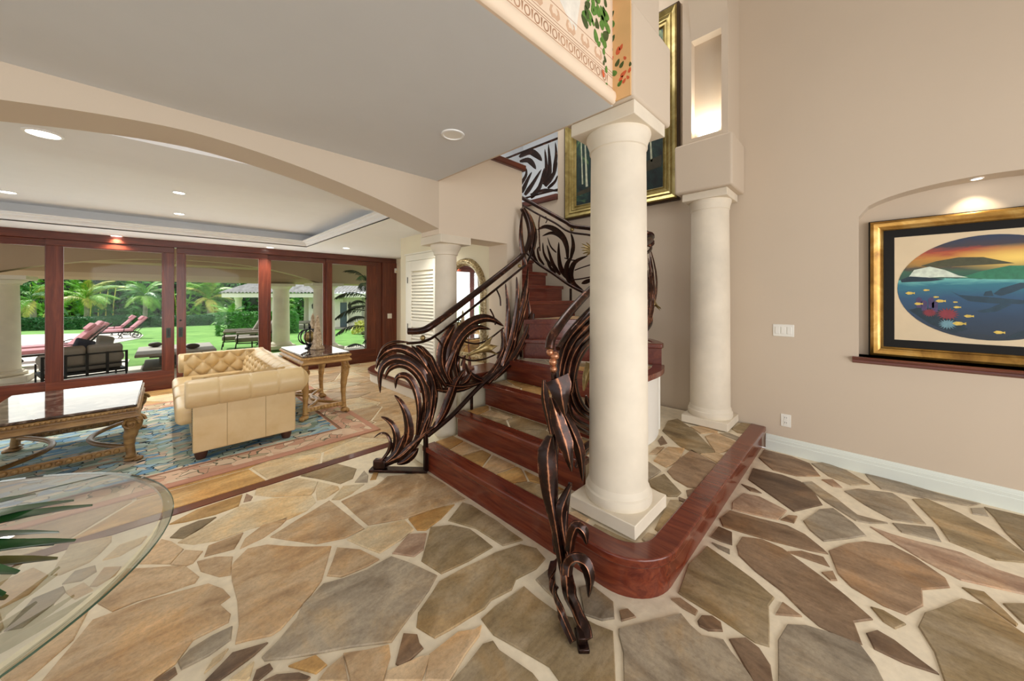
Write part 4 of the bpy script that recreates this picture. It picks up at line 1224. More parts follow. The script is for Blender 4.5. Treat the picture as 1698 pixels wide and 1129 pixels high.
# ================================================================ living room furniture
ZR = 0.022   # rug top
def rug_mat():
    m, nt, b = _nt('rug_weave')
    tc = N(nt, 'ShaderNodeTexCoord'); sp_ = N(nt, 'ShaderNodeSeparateXYZ'); nt.links.new(tc.outputs['Object'], sp_.inputs[0])
    def mth(op, a, bb=None, c=None):
        n = N(nt, 'ShaderNodeMath', operation=op)
        for i, q in enumerate((a, bb, c)):
            if q is None: continue
            if isinstance(q, (int, float)): n.inputs[i].default_value = q
            else: nt.links.new(q, n.inputs[i])
        return n.outputs[0]
    HX, HYY = 2.36, 1.55
    dx = mth('SUBTRACT', HX, mth('ABSOLUTE', sp_.outputs[0])); dy = mth('SUBTRACT', HYY, mth('ABSOLUTE', sp_.outputs[1]))
    d = mth('MINIMUM', dx, dy)
    v = tc.outputs['Object']
    # field: overlapping leaf strokes in blues, greens and cream
    mp = N(nt, 'ShaderNodeMapping'); mp.inputs['Scale'].default_value = (4.2, 7.5, 1); mp.inputs['Rotation'].default_value = (0, 0, 0.5)
    nz = noise_tex(nt, v, 2.2, 3); mxv = N(nt, 'ShaderNodeMixRGB'); mxv.inputs[0].default_value = 0.25
    nt.links.new(v, mxv.inputs[1]); nt.links.new(nz.outputs['Color'], mxv.inputs[2]); nt.links.new(mxv.outputs[0], mp.inputs[0])
    vo = N(nt, 'ShaderNodeTexVoronoi'); vo.inputs['Scale'].default_value = 3.0; nt.links.new(mp.outputs[0], vo.inputs['Vector'])
    vd = N(nt, 'ShaderNodeTexVoronoi', feature='DISTANCE_TO_EDGE'); vd.inputs['Scale'].default_value = 3.0; nt.links.new(mp.outputs[0], vd.inputs['Vector'])
    sep = N(nt, 'ShaderNodeSeparateColor'); nt.links.new(vo.outputs['Color'], sep.inputs[0])
    big = noise_tex(nt, v, 0.9, 2)
    sel = mth('ADD', mth('MULTIPLY', sep.outputs[0], 0.62), mth('MULTIPLY', big.outputs['Fac'], 0.5))
    f1_ = ramp(nt, sel, [(0.12, hx('#3f6f9c')), (0.3, hx('#6f9abb')), (0.43, hx('#a3c2d2')), (0.53, hx('#b4c4b8')), (0.66, hx('#8aa094')), (0.78, hx('#d8d0bc')), (0.92, hx('#c4ad9a'))])
    st = N(nt, 'ShaderNodeMapping'); st.inputs['Scale'].default_value = (6, 40, 1); st.inputs['Rotation'].default_value = (0, 0, 0.5); nt.links.new(v, st.inputs[0])
    sn = noise_tex(nt, st.outputs[0], 1.5, 4)
    sr = ramp(nt, sn.outputs['Fac'], [(0.3, (0.78, 0.78, 0.78)), (0.6, (1.1, 1.1, 1.1))])
    mm = N(nt, 'ShaderNodeMixRGB', blend_type='MULTIPLY'); mm.inputs[0].default_value = 0.8
    nt.links.new(f1_.outputs[0], mm.inputs[1]); nt.links.new(sr.outputs[0], mm.inputs[2])
    er = ramp(nt, vd.outputs['Distance'], [(0.0, (1, 1, 1)), (0.03, (1, 1, 1)), (0.07, (0, 0, 0))])
    egate = mth('MULTIPLY', er.outputs[0], mth('GREATER_THAN', sep.outputs[1], 0.62))
    fld = N(nt, 'ShaderNodeMixRGB'); fld.inputs[2].default_value = c4(hx('#1c2c38')); nt.links.new(egate, fld.inputs[0]); nt.links.new(mm.outputs[0], fld.inputs[1])
    # border: salmon ground with scrolling pale petals and dark sprigs
    vb = N(nt, 'ShaderNodeTexVoronoi'); vb.inputs['Scale'].default_value = 13; nt.links.new(mxv.outputs[0], vb.inputs['Vector'])
    vb2 = N(nt, 'ShaderNodeTexVoronoi', feature='DISTANCE_TO_EDGE'); vb2.inputs['Scale'].default_value = 13; nt.links.new(mxv.outputs[0], vb2.inputs['Vector'])
    sb = N(nt, 'ShaderNodeSeparateColor'); nt.links.new(vb.outputs['Color'], sb.inputs[0])
    b1 = ramp(nt, sb.outputs[0], [(0.15, hx('#c69c86')), (0.45, hx('#d8b9a0')), (0.7, hx('#e3cdb6')), (0.9, hx('#b9a88c'))])
    be = ramp(nt, vb2.outputs['Distance'], [(0.0, (1, 1, 1)), (0.03, (1, 1, 1)), (0.06, (0, 0, 0))])
    bg_ = mth('MULTIPLY', be.outputs[0], mth('GREATER_THAN', sb.outputs[1], 0.6))
    bor = N(nt, 'ShaderNodeMixRGB'); bor.inputs[2].default_value = c4(hx('#6b6a58')); nt.links.new(bg_, bor.inputs[0]); nt.links.new(b1.outputs[0], bor.inputs[1])
    lines = ramp(nt, d, [(0.0, hx('#c2917c')), (0.055, hx('#c2917c')), (0.06, hx('#8f6a58')), (0.066, (0, 0, 0)), (0.30, (0, 0, 0)), (0.305, hx('#9a7460')), (0.335, hx('#cfa792')), (0.345, (0, 0, 0))])
    lines.color_ramp.interpolation = 'CONSTANT'
    lm = mth('GREATER_THAN', mth('MAXIMUM', mth('MULTIPLY', mth('LESS_THAN', d, 0.066), 1.0), mth('MULTIPLY', mth('GREATER_THAN', d, 0.305), mth('LESS_THAN', d, 0.345))), 0.5)
    m1 = N(nt, 'ShaderNodeMixRGB'); nt.links.new(mth('LESS_THAN', d, 0.33), m1.inputs[0]); nt.links.new(fld.outputs[0], m1.inputs[1]); nt.links.new(bor.outputs[0], m1.inputs[2])
    m2 = N(nt, 'ShaderNodeMixRGB'); nt.links.new(lm, m2.inputs[0]); nt.links.new(m1.outputs[0], m2.inputs[1]); nt.links.new(lines.outputs[0], m2.inputs[2])
    nt.links.new(m2.outputs[0], b.inputs['Base Color']); b.inputs['Roughness'].default_value = 0.95; b.inputs['Specular IOR Level'].default_value = 0.1
    fz = noise_tex(nt, v, 160, 3); bump(nt, b, fz.outputs['Fac'], 0.5, 0.004)
    MATS['rug_weave'] = m
rug_mat()
rug = obj('area_rug', MB().box(-2.36, -1.55, 0, 2.36, 1.55, 0.016), 'rug_weave', loc=(-0.64, 5.36, 0.004), bevel=0.005)
tag(rug, 'blue and green leaf-patterned rug with a salmon floral border', 'rug')

# ---- tufted sofa
streaked('leather', [(0.25, hx('#c8a873')), (0.5, hx('#d6bb8c')), (0.8, hx('#e0caa1'))], 0.42, 3.0, (1, 1, 1), 0.06, 0.15, dist=0.3)
plain('dark_foot', hx('#4a2a1c'), 0.4)
plain('stitch', hx('#a98d63'), 0.7)
SO = thing('tufted_sofa', 'cream leather rolled-arm sofa with button tufting, on the leaf rug', 'sofa', (0.58, 5.26, ZR))
sx0, sx1, sy = -0.42, 0.42, 1.06      # local: front -x, near arm at -y
obj('base_frame', MB().box(sx0 + .03, -sy + .02, 0.08, sx1 - .03, sy - .02, 0.30), 'leather', SO, bevel=0.015)
for k in range(3):
    w = (2 * sy - 0.36) / 3; y0 = -sy + 0.18 + k * w
    o = obj('seat_cushion', MB().box(sx0 - 0.09, y0 + .004, 0.29, sx1 - 0.22, y0 + w - .004, 0.46), 'leather', SO, bevel=0.055, bseg=5, smooth=60)
def roll(name, axis, c, r, L, nseam, parent, mat='leather'):
    """rolled arm or back top: a tube pinched at the seams"""
    rows = []; n = 20; m = nseam * 20 + 1
    for i in range(m):
        f = i / (m - 1); ph = (f * nseam) % 1.0
        dd = min(ph, 1 - ph); rr = r * (1 - 0.05 * math.exp(-(dd / 0.028) ** 2) + 0.006 * math.sin(math.pi * ph))
        if i in (0, m - 1): rr = r * 0.90
        row = []
        for k in range(n):
            a = 2 * math.pi * k / n; e = rr * math.cos(a); g = rr * math.sin(a)
            row.append((c[0] + (f - .5) * L, c[1] + e, c[2] + g) if axis == 'x' else (c[0] + e, c[1] + (f - .5) * L, c[2] + g))
        rows.append(row)
    mb = MB().grid(rows, True); mb.f += [tuple(range(n)), tuple((m - 1) * n + k for k in range(n))]; mb.m += [0, 0]
    return obj(name, mb, mat, parent, smooth=50, fix=True)
def tufted(name, o0, eu, ev, nrm, nu, nv, parent, depth=0.035, px=None, taper=None):
    """panel with diamond tufting; buttons are parts of the panel"""
    rows = []; per = 8; o0 = Vector(o0); eu = Vector(eu); ev = Vector(ev); nrm = Vector(nrm)
    for j in range(nv * per + 1):
        row = []
        for i in range(nu * per + 1):
            p = i / per; q = j / per; a = (p + q); b_ = (p - q)
            hh = (abs(math.sin(math.pi * a / 2)) * abs(math.sin(math.pi * b_ / 2))) ** 0.45
            u = i / (nu * per); v = j / (nv * per)
            row.append(o0 + eu * u + ev * v + nrm * (depth * hh))
        rows.append(row)
    pan = obj(name, MB().grid(rows), 'leather', parent, smooth=70, fix=False)
    for j in range(0, nv + 1):
        for i in range(0, nu + 1):
            if (i + j) % 2 == 0 and 0 < i < nu and 0 < j < nv:
                c = o0 + eu * (i / nu) + ev * (j / nv) + nrm * 0.004
                obj('button', MB().sphere((0, 0, 0), 0.011, 8, 5), 'leather', pan, fix=False).location = c
    return pan
for s_ in (-1, 1):
    a = obj('arm', MB().box(sx0 + .02, s_ * sy - (.0 if s_ < 0 else .13), 0.075, sx1 - .02, s_ * sy + (.13 if s_ < 0 else 0.0), 0.56), 'leather', SO, bevel=0.012)
    roll('arm_roll', 'x', (0.01, s_ * (sy - 0.035), 0.605), 0.125, 0.92, 4, SO)
    tufted('tufted_inner_arm', (sx0 + .02, s_ * (sy - .155), 0.42), (0.74, 0, 0), (0, s_ * .02, 0.31), (0, -s_, 0), 8, 3, SO, 0.045)
    if s_ < 0:
        for xx in (-0.16, 0.14):
            obj('seam', MB().box(xx - .002, -sy - .002, 0.08, xx + .002, -sy + .004, 0.50), 'stitch', a, smooth=0)
    nails = MB()
    for k in range(30): nails.sphere((sx0 + .018, s_ * (sy - 0.03), 0.10 + k * 0.0135), 0.0048, 6, 4)
    o = obj('nailhead_trim', nails, 'patina', SO, fix=False); o['kind'] = 'stuff'
obj('back', MB().box(sx1 - .20, -sy + .125, 0.08, sx1 + .004, sy - .125, 0.555), 'leather', SO, bevel=0.012)
roll('back_roll', 'y', (sx1 - 0.02, 0, 0.605), 0.125, 2 * sy + 0.02, 10, SO)
tufted('tufted_back', (sx1 - .21, -sy + .14, 0.42), (0, 2 * sy - .28, 0), (0.06, 0, 0.28), (-1, 0, 0.15), 18, 4, SO, 0.04)
for xx in (sx0 + .08, sx1 - .09):
    for yy_ in (-sy + .07, sy - .07):
        obj('foot', MB().lathe([(.036, 0), (.045, .03), (.05, .055), (.05, .078)], (xx, yy_, 0), 12), 'dark_foot', SO)

# ---- carved tables
streaked('gilt_wood', [(0.2, hx('#52381d')), (0.45, hx('#84633a')), (0.75, hx('#ab8852'))], 0.42, 6.0, (1, 1, 3), 0.08, 0.1, dist=0.6)
streaked('pale_gilt', [(0.2, hx('#8a6538')), (0.45, hx('#b38a53')), (0.75, hx('#cfab72'))], 0.42, 6.0, (1, 1, 3), 0.08, 0.1, dist=0.6)
def marble():
    m, nt, b = _nt('dark_marble'); v = coords(nt, 'World')
    n = noise_tex(nt, v, 5, 8, 0.65, 2.5)
    r = ramp(nt, n.outputs['Fac'], [(0.35, hx('#2c211c')), (0.5, hx('#54433a')), (0.62, hx('#8f7f72'))])
    nt.links.new(r.outputs[0], b.inputs['Base Color']); b.inputs['Roughness'].default_value = 0.05; b.inputs['Coat Weight'].default_value = 0.3; b.inputs['Coat Roughness'].default_value = 0.03
    b.inputs['Specular IOR Level'].default_value = 0.5; b.inputs['Coat IOR'].default_value = 1.5
    MATS['dark_marble'] = m
marble()
def cabriole(name, parent, x, y, h, w, dx, dy, mat):
    """scrolled leg: S-curve with a volute at the knee and a paw at the floor"""
    d = Vector((dx, dy, 0)).normalized()
    prof = [(0.00, 0.10, .82), (0.03, 0.16, .80), (0.01, 0.30, .80), (0.0, 0.45, .95), (0.03, 0.62, 1.2), (0.085, 0.78, 1.45), (0.10, 0.88, 1.5), (0.07, 0.96, 1.35), (0.03, 1.0, 1.2)]
    base = Vector((x, y, 0))
    P = [base + d * (a * w * 6) + Vector((0, 0, b * h)) for a, b, c in prof]
    sp_ = cr(P, 3); rr = [w * prof[min(len(prof) - 1, round(i / 3))][2] for i in range(len(sp_))]
    leg = obj(name, MB().tube(sp_, rr, 10, True, 0.8), mat, parent, smooth=60, fix=False)
    s_ = Vector((-d.y, d.x, 0)); kc = base + d * (0.06 * w * 6) + Vector((0, 0, 0.86 * h))
    for q in (-1, 1):
        c = kc + s_ * (w * 1.25 * q) + d * (0.01)
        sc = [c + d * (w * (1.25 - 0.055 * k) * math.cos(k * .55)) + Vector((0, 0, w * (1.25 - 0.055 * k) * math.sin(k * .55))) for k in range(20)]
        obj('volute', MB().tube(sc, [w * 0.26] * 20, 6), mat, leg, smooth=60, fix=False)
        obj('volute_eye', MB().sphere(c, w * .34, 8, 6), mat, leg, fix=False)
    paw = obj('paw', MB().sphere(base + d * (0.3 * w) + Vector((0, 0, 0.05 * h)), w * 1.15, 12, 8, (1, 1, 0.05 * h / (w * 1.15))), mat, leg, fix=False)
    for q in (-1.2, -0.4, 0.4, 1.2):
        an = math.atan2(d.y, d.x) + q * 0.55
        obj('claw', MB().sphere(base + Vector((math.cos(an), math.sin(an), 0)) * (w * 1.15) + d * (0.3 * w) + Vector((0, 0, 0.03 * h)), w * 0.42, 8, 6, (1, 1, 0.03 * h / (w * 0.42))), mat, paw, fix=False)
    obj('ankle_ring', MB().lathe([(w * .85, 0.1 * h), (w * 1.0, 0.112 * h), (w * .85, 0.124 * h)], (x, y, 0), 12, False), mat, leg)
    return leg
def beads(parent, a, b, n, r, mat, name='bead', flat=0.7):
    a = Vector(a); b = Vector(b); src = None
    for k in range(n):
        p = a.lerp(b, (k + .5) / n)
        if src is None:
            src = obj(name, MB().sphere((0, 0, 0), r, 8, 6), mat, parent, fix=False); src.location = p
        else:
            c = src.copy(); COL.objects.link(c); c.parent = parent; c.location = p
def carved_table(name, label, cx, cy, hx_, hy_, h, mat, nb, lw):
    T = thing(name, label, 'table', (cx, cy, ZR))
    top = obj('marble_top', MB().box(-hx_, -hy_, h - .022, hx_, hy_, h), 'dark_marble', T, bevel=0.008, bseg=3)
    mb = MB(); pr_ = [(0.0, h - .022), (.012, h - .03), (.012, h - .048), (-.004, h - .056), (-.002, h - .075), (.014, h - .09), (.016, h - .105), (-.005, h - .118), (-.03, h - .12)]
    rows = [[(-hx_ - d, -hy_ - d, z), (hx_ + d, -hy_ - d, z), (hx_ + d, hy_ + d, z), (-hx_ - d, hy_ + d, z)] for d, z in pr_]
    mb.grid(rows, True); mb.add([(x * (hx_ - .03), y * (hy_ - .03), h - .12) for x, y in ((-1, -1), (1, -1), (1, 1), (-1, 1))], [(0, 1, 2, 3)])
    ap = obj('apron', mb, mat, T, smooth=50, fix=False)
    zb = h - .039
    beads(ap, (-hx_ + .01, -hy_ - .014, zb), (hx_ - .01, -hy_ - .014, zb), nb, .012, mat)
    ny = int(nb * hy_ / hx_)
    beads(ap, (-hx_ - .014, -hy_ + .01, zb), (-hx_ - .014, hy_ - .01, zb), ny, .012, mat)
    lx, ly = hx_ - 0.05, hy_ - 0.10
    for ax_ in (-1, 1):
        for ay in (-1, 1):
            cabriole('leg', T, ax_ * lx, ay * ly, h - .12, lw, ax_ * 1.0, ay * 0.3, mat)
    zs = 0.115
    for ay in (-1, 1):
        s_ = obj('stretcher', MB().box(-lx, ay * ly - .016, zs - .026, lx, ay * ly + .016, zs + .026), mat, T, bevel=0.006)
        beads(s_, (-lx + .05, ay * ly - .018, zs), (lx - .05, ay * ly - .018, zs), max(5, int(nb * .4)), .021, mat)
    for ax_ in (-1, 1):
        R_ = ly * 0.96
        pp = [(ax_ * (lx - R_ * .55 * math.sin(math.pi * k / 14)), -ly + 2 * ly * k / 14, zs + .01) for k in range(15)]
        obj('curved_stretcher', MB().tube(pp, 0.024, 8, True, 0.8), mat, T, smooth=60, fix=False)
    return T
carved_table('coffee_table', 'low carved gilt coffee table with polished dark marble top', -0.61, 5.19, 0.44, 0.63, 0.52, 'gilt_wood', 34, 0.048)
carved_table('console_table', 'tall carved gilt console table with dark marble top behind the sofa', 1.415, 5.15, 0.265, 0.55, 0.78, 'pale_gilt', 24, 0.040)
# ---- ornaments on the console
streaked('obelisk_stone', [(0.3, hx('#6d5a45')), (0.5, hx('#b39c80')), (0.7, hx('#dccab0'))], 0.6, 22, (1, 1, 1), 0.8, dist=1.5)
ZC = ZR + 0.781
for i, (x, y, lab) in enumerate(((1.44, 5.10, 'carved stone obelisk nearest the front of the console table'), (1.50, 5.52, 'carved stone obelisk behind the wire globe on the console table'))):
    T = thing('obelisk', lab, 'ornament', (x, y, ZC), 0.3, 'obelisks on the console table')
    obj('base', MB().box(-.062, -.062, 0, .062, .062, .03).box(-.052, -.052, .03, .052, .052, .055), 'obelisk_stone', T, bevel=0.006)
    rows = []
    for k in range(9):
        f = k / 8; s_ = lerp(.045, .014, f) * (1 + 0.10 * math.sin(k * 2.4)); rows.append([(-s_, -s_, .055 + .36 * f), (s_, -s_, .055 + .36 * f), (s_, s_, .055 + .36 * f), (-s_, s_, .055 + .36 * f)])
    obj('shaft', MB().grid(rows, True), 'obelisk_stone', T, smooth=0, fix=False)
    obj('tip', MB().grid([rows[-1], [(0, 0, .47)] * 4], True), 'obelisk_stone', T, smooth=0)
plain('iron_dark', hx('#23262a'), 0.35, 0.8)
T = thing('wire_globe', 'dark ribbed wire globe ornament with a finial between the obelisks', 'ornament', (1.40, 5.29, ZC))
obj('foot', MB().lathe([(.06, 0), (.06, .012), (.03, .02), (.025, .035), (.05, .05)], n=18), 'iron_dark', T)
obj('inner_ball', MB().sphere((0, 0, .155), .078, 18, 12), 'bronze', T, fix=False)
for k in range(14):
    a = 2 * math.pi * k / 14
    pp = [(math.cos(a) * .135 * math.sin(t) ** .8, math.sin(a) * .135 * math.sin(t) ** .8, .155 - .105 * math.cos(t)) for t in [0.12 + (math.pi - .24) * i / 10 for i in range(11)]]
    obj('rib', MB().tube(pp, .0065, 6), 'iron_dark', T, fix=False)
obj('finial', MB().lathe([(.03, .25), (.02, .262), (.012, .27), (.02, .285), (.012, .30), (.003, .33)], n=12), 'iron_dark', T)

# ---- round glass table in the foreground
def thick_glass():
    m, nt, b = _nt('table_glass'); out = nt.nodes['Material Output']
    tr = N(nt, 'ShaderNodeBsdfTransparent'); tr.inputs[0].default_value = (0.93, 0.97, 0.95, 1)
    gl = N(nt, 'ShaderNodeBsdfGlossy'); gl.inputs['Roughness'].default_value = 0.0
    fr = N(nt, 'ShaderNodeFresnel'); fr.inputs['IOR'].default_value = 1.55
    ad = N(nt, 'ShaderNodeMath', operation='MULTIPLY_ADD'); ad.inputs[1].default_value = 1.6; ad.inputs[2].default_value = 0.24; ad.use_clamp = True
    nt.links.new(fr.outputs[0], ad.inputs[0])
    mx = N(nt, 'ShaderNodeMixShader'); nt.links.new(ad.outputs[0], mx.inputs[0]); nt.links.new(tr.outputs[0], mx.inputs[1]); nt.links.new(gl.outputs[0], mx.inputs[2])
    nt.links.new(mx.outputs[0], out.inputs[0]); MATS['table_glass'] = m
thick_glass()
glass('glass_edge', (0.9, 0.94, 0.9), 0.022)
GT = thing('glass_table', 'round clear glass table with a bright rim in the left foreground', 'table', (-0.735, 1.78, 0))
obj('glass_top', MB().lathe([(0.0, .750), (.732, .750), ], n=96, cap=False), 'table_glass', GT, smooth=60)
obj('bevelled_edge', MB().lathe([(.732, .750), (.757, .747), (.76, .744), (.76, .739), (.757, .738), (.732, .738)], n=96, cap=False), 'glass_edge', GT, smooth=20)
plain('glass_green', hx('#4f6a5a'), 0.1, coat=0.6)
obj('polished_edge', MB().lathe([(.7585, .7445), (.7612, .7415), (.7585, .7385)], n=96, cap=False), 'glass_green', GT, smooth=60)
obj('pedestal', MB().lathe([(.30, 0.004), (.30, .05), (.24, .09), (.12, .14), (.09, .30), (.11, .45), (.16, .58), (.22, .70), (.22, .735)], n=28), 'column_stone', GT, smooth=40)
plain('leaf_green', hx('#2c5a30'), 0.3, var=0.25, scale=14, coat=0.3)
plain('leaf_reflection', hx('#6d6a34'), 0.45, var=0.25, scale=14)  # olive blades low over the glass stand in for leaf reflections
plain('petal_cream', hx('#efe0b8'), 0.6, var=0.1, scale=14)
plain('petal_yellow', hx('#e3c257'), 0.6, var=0.1, scale=14)
plain('ceramic', hx('#d9d4c6'), 0.2, coat=0.5)
FV = thing('flower_arrangement', 'vase of cream flowers with long dark leaves on the glass table', 'flower arrangement', (-0.57, 1.56, 0.751))
obj('vase', MB().lathe([(.06, 0), (.065, .008), (.085, .04), (.09, .075), (.075, .105), (.05, .125), (.06, .14), (.05, .135), (.04, .12)], n=24), 'ceramic', FV, smooth=50)
def blade(root, a, b, sag, w, mat, name='leaf', up=Vector((0, 0, 1))):
    a = Vector(a); b = Vector(b); sp_ = [a.lerp(b, k / 8) + Vector((0, 0, sag * math.sin(math.pi * k / 8))) for k in range(9)]
    rows = []
    for k, p in enumerate(sp_):
        d = (sp_[min(k + 1, 8)] - sp_[max(k - 1, 0)]).normalized(); x = d.cross(up).normalized(); z = x.cross(d)
        ww = w * max(0.05, math.sin(math.pi * (0.06 + 0.9 * k / 8)) ** .8)
        rows.append([p - x * ww + z * ww * .3, p, p + x * ww + z * ww * .3])
    mb = MB().grid(rows)
    mb.grid([[Vector(q) - Vector((0, 0, .0015)) for q in r_] for r_ in rows])
    return obj(name, mb, mat, root, smooth=60, fix=False)
C0 = Vector((0, 0, .11))
for (dx, dy, dz, sg, w, mt) in ((.42, .05, .02, .04, .030, 'leaf_green'), (.36, -.02, -.03, .04, .034, 'leaf_green'), (.35, .12, -.06, .045, .032, 'leaf_green'), (.30, -.12, -.07, .04, .034, 'leaf_green'), (.22, .25, .02, .04, .032, 'leaf_green'), (.26, -.22, -.06, .035, .03, 'leaf_green'),
                                (.40, -.06, -.02, .03, .03, 'leaf_green'), (.38, .10, .03, .04, .03, 'leaf_green'), (.33, -.18, .0, .04, .03, 'leaf_green'), (.30, .18, .05, .04, .03, 'leaf_green'),
                                (-.30, .1, .05, .04, .034, 'leaf_green'), (-.25, -.2, .0, .04, .034, 'leaf_green'), (.05, .34, .05, .04, .032, 'leaf_green'), (.02, -.34, .0, .04, .032, 'leaf_green'), (.28, .20, -.085, .03, .034, 'leaf_reflection'), (.36, .02, -.09, .02, .034, 'leaf_reflection'), (.30, -.10, -.09, .02, .036, 'leaf_reflection'), (.20, -.24, -.09, .02, .036, 'leaf_reflection')):
    blade(FV, C0, C0 + Vector((dx, dy, dz)), sg, w, mt)
for (dx, dy, dz, mt) in ((.10, .10, .08, 'petal_cream'), (.14, .0, .06, 'petal_cream'), (.02, -.10, .10, 'petal_yellow'), (-.10, .02, .10, 'petal_cream'), (.13, .16, .03, 'petal_yellow'), (0, .02, .14, 'petal_cream')):
    c = C0 + Vector((dx, dy, dz)); bl = obj('blossom', MB().sphere(c, .018, 10, 6), 'petal_yellow', FV, fix=False)
    for k in range(6):
        a = 2 * math.pi * k / 6
        blade(bl, c, c + Vector((math.cos(a) * .06, math.sin(a) * .06, .025)), .012, .02, mt, 'petal')
# ================================================================ things on the walls and ceilings
def frame_ring(mbs, Y0, Y1, Z0, Z1, prof, X):
    """picture moulding on the wall x = X facing -x; prof: (inset, height off the wall)"""
    rows = [[(X - h, Y0 - d, Z0 + d), (X - h, Y1 + d, Z0 + d), (X - h, Y1 + d, Z1 - d), (X - h, Y0 - d, Z1 - d)] for d, h in prof]
    return mbs.grid(rows, True)
def gold(name, a, b, c):
    streaked(name, [(0.25, a), (0.5, b), (0.8, c)], 0.3, 5, (1, 1, 1), 0.1, 0.2, 0.7, 0.8)
gold('gold_frame', hx('#7a5526'), hx('#b98d45'), hx('#e0bf7a'))
gold('old_gold', hx('#6b5a2e'), hx('#a8965a'), hx('#d6c78c'))
plain('frame_dark', hx('#3d2a18'), 0.5)
plain('black_mat', hx('#0c0a08'), 0.8)
plain('mat_board', hx('#ead6b4'), 0.8, var=0.03)
XN = XW + 0.2
FR = thing('framed_picture', 'gilt framed oval seascape print in the arched wall niche', 'picture', (XN, -0.687, 0.987))
def fobj(root, name, mb, mat, parent=None, **kw):
    L = root.location; mb.v = [(v[0] - L.x, v[1] - L.y, v[2] - L.z) for v in mb.v]
    return obj(name, mb, mat, parent or root, **kw)
fy0, fy1, fz0, fz1 = -0.062, -1.312, 0.99, 2.15
fobj(FR, 'frame', frame_ring(MB(), fy0, fy1, fz0, fz1, [(0, 0.005), (0, .05), (.006, .062), (.022, .07), (.045, .06), (.064, .045), (.074, .05), (.082, .04), (.082, .02)], XN), 'gold_frame', smooth=40)
fobj(FR, 'outer_edge', frame_ring(MB(), fy0 + .008, fy1 - .008, fz0 - .0, fz1 + .006, [(0, 0.0), (0, .045), (.008, .052), (.008, .0)], XN), 'black_mat', smooth=0)
fobj(FR, 'black_mat', frame_ring(MB(), fy0 - .08, fy1 + .08, fz0 + .08, fz1 - .08, [(0, .026), (.066, .022)], XN), 'black_mat', smooth=0)
my0, my1, mz0, mz1 = fy0 - .143, fy1 + .143, fz0 + .143, fz1 - .143
fobj(FR, 'mat_board', MB().box(XN - .02, my1, mz0, XN - .004, my0, mz1), 'mat_board', smooth=0)
OCY, OCZ, ORY, ORZ = -0.687, 1.57, 0.462, 0.40
def sea_mat():
    m, nt, b = _nt('seascape_print')
    tc = N(nt, 'ShaderNodeTexCoord'); sp_ = N(nt, 'ShaderNodeSeparateXYZ'); nt.links.new(tc.outputs['Generated'], sp_.inputs[0])
    mp = N(nt, 'ShaderNodeMapping'); mp.inputs['Scale'].default_value = (1, 3, 9); nt.links.new(tc.outputs['Generated'], mp.inputs[0])
    n = noise_tex(nt, mp.outputs[0], 2.0, 5, 0.6, 0.8)
    ad = N(nt, 'ShaderNodeMath', operation='MULTIPLY_ADD'); ad.inputs[1].default_value = 0.10; nt.links.new(n.outputs['Fac'], ad.inputs[0])
    sb = N(nt, 'ShaderNodeMath', operation='SUBTRACT'); sb.inputs[1].default_value = 0.05; nt.links.new(sp_.outputs[2], sb.inputs[0]); nt.links.new(sb.outputs[0], ad.inputs[2])
    r = ramp(nt, ad.outputs[0], [(0.0, hx('#081a28')), (0.2, hx('#0c2f4e')), (0.4, hx('#134a72')), (0.53, hx('#1f7488')), (0.585, hx('#6fc0b8')), (0.6, hx('#1f4a3c')), (0.66, hx('#2f6042')), (0.70, hx('#4a3f28')), (0.74, hx('#a07a2c')), (0.80, hx('#c98a2c')), (0.86, hx('#b0431f')), (0.91, hx('#3f3238')), (1.0, hx('#1c3152'))])
    # sun glow printed right of centre
    mp2 = N(nt, 'ShaderNodeMapping'); mp2.inputs['Location'].default_value = (0, -0.36, -0.775); nt.links.new(tc.outputs['Generated'], mp2.inputs[0])
    mp3 = N(nt, 'ShaderNodeMapping'); mp3.inputs['Scale'].default_value = (0, 2.2, 6.0); nt.links.new(mp2.outputs[0], mp3.inputs[0])
    ln = N(nt, 'ShaderNodeVectorMath', operation='LENGTH'); nt.links.new(mp3.outputs[0], ln.inputs[0])
    gr = ramp(nt, ln.outputs['Value'], [(0.0, (1, 1, 1)), (0.12, (0.9, 0.9, 0.9)), (0.8, (0, 0, 0))])
    mx = N(nt, 'ShaderNodeMixRGB'); mx.inputs[2].default_value = c4(hx('#ffd96a')); nt.links.new(gr.outputs[0], mx.inputs[0]); nt.links.new(r.outputs[0], mx.inputs[1])
    nt.links.new(mx.outputs[0], b.inputs['Base Color']); b.inputs['Roughness'].default_value = 0.25; b.inputs['Coat Weight'].default_value = 0.3
    MATS['seascape_print'] = m
sea_mat()
XP = XN - .021
def flat_yz(poly, x, th=0.0008):
    return MB().prism_axis(poly, x, x - th, 'x')
ov = [(OCY + ORY * math.cos(2 * math.pi * k / 64), OCZ + ORZ * math.sin(2 * math.pi * k / 64)) for k in range(64)]
PR = fobj(FR, 'oval_print', flat_yz(ov, XP), 'seascape_print', smooth=0)
for nm, c in (('print_hill', '#4a4a30'), ('print_foam', '#d8e4d4'), ('print_wave', '#2f7d5c'), ('print_whale', '#1f3f52'), ('print_coral', '#8a2f3a'), ('print_purple', '#4d3f6a'), ('print_fish', '#e2c45a'), ('print_reef', '#16303e'), ('print_white', '#e9e6d8'), ('print_fan', '#6f9aa8')):
    plain(nm, hx(c), 0.35, var=0.2, scale=30)
def P2(u, v): return (OCY - u * ORY, OCZ + v * ORZ)     # u to the right as one faces the wall
def art(name, pl_, mat, lay):
    fobj(FR, name, flat_yz([P2(*p) for p in pl_], XP - .0009 - lay * .0003, .0003), mat, PR, smooth=0)
art('painted_hill', [(-.72, .46), (-.55, .54), (-.3, .6), (-.05, .58), (.12, .5), (.25, .44), (-.6, .42)], 'print_hill', 0)
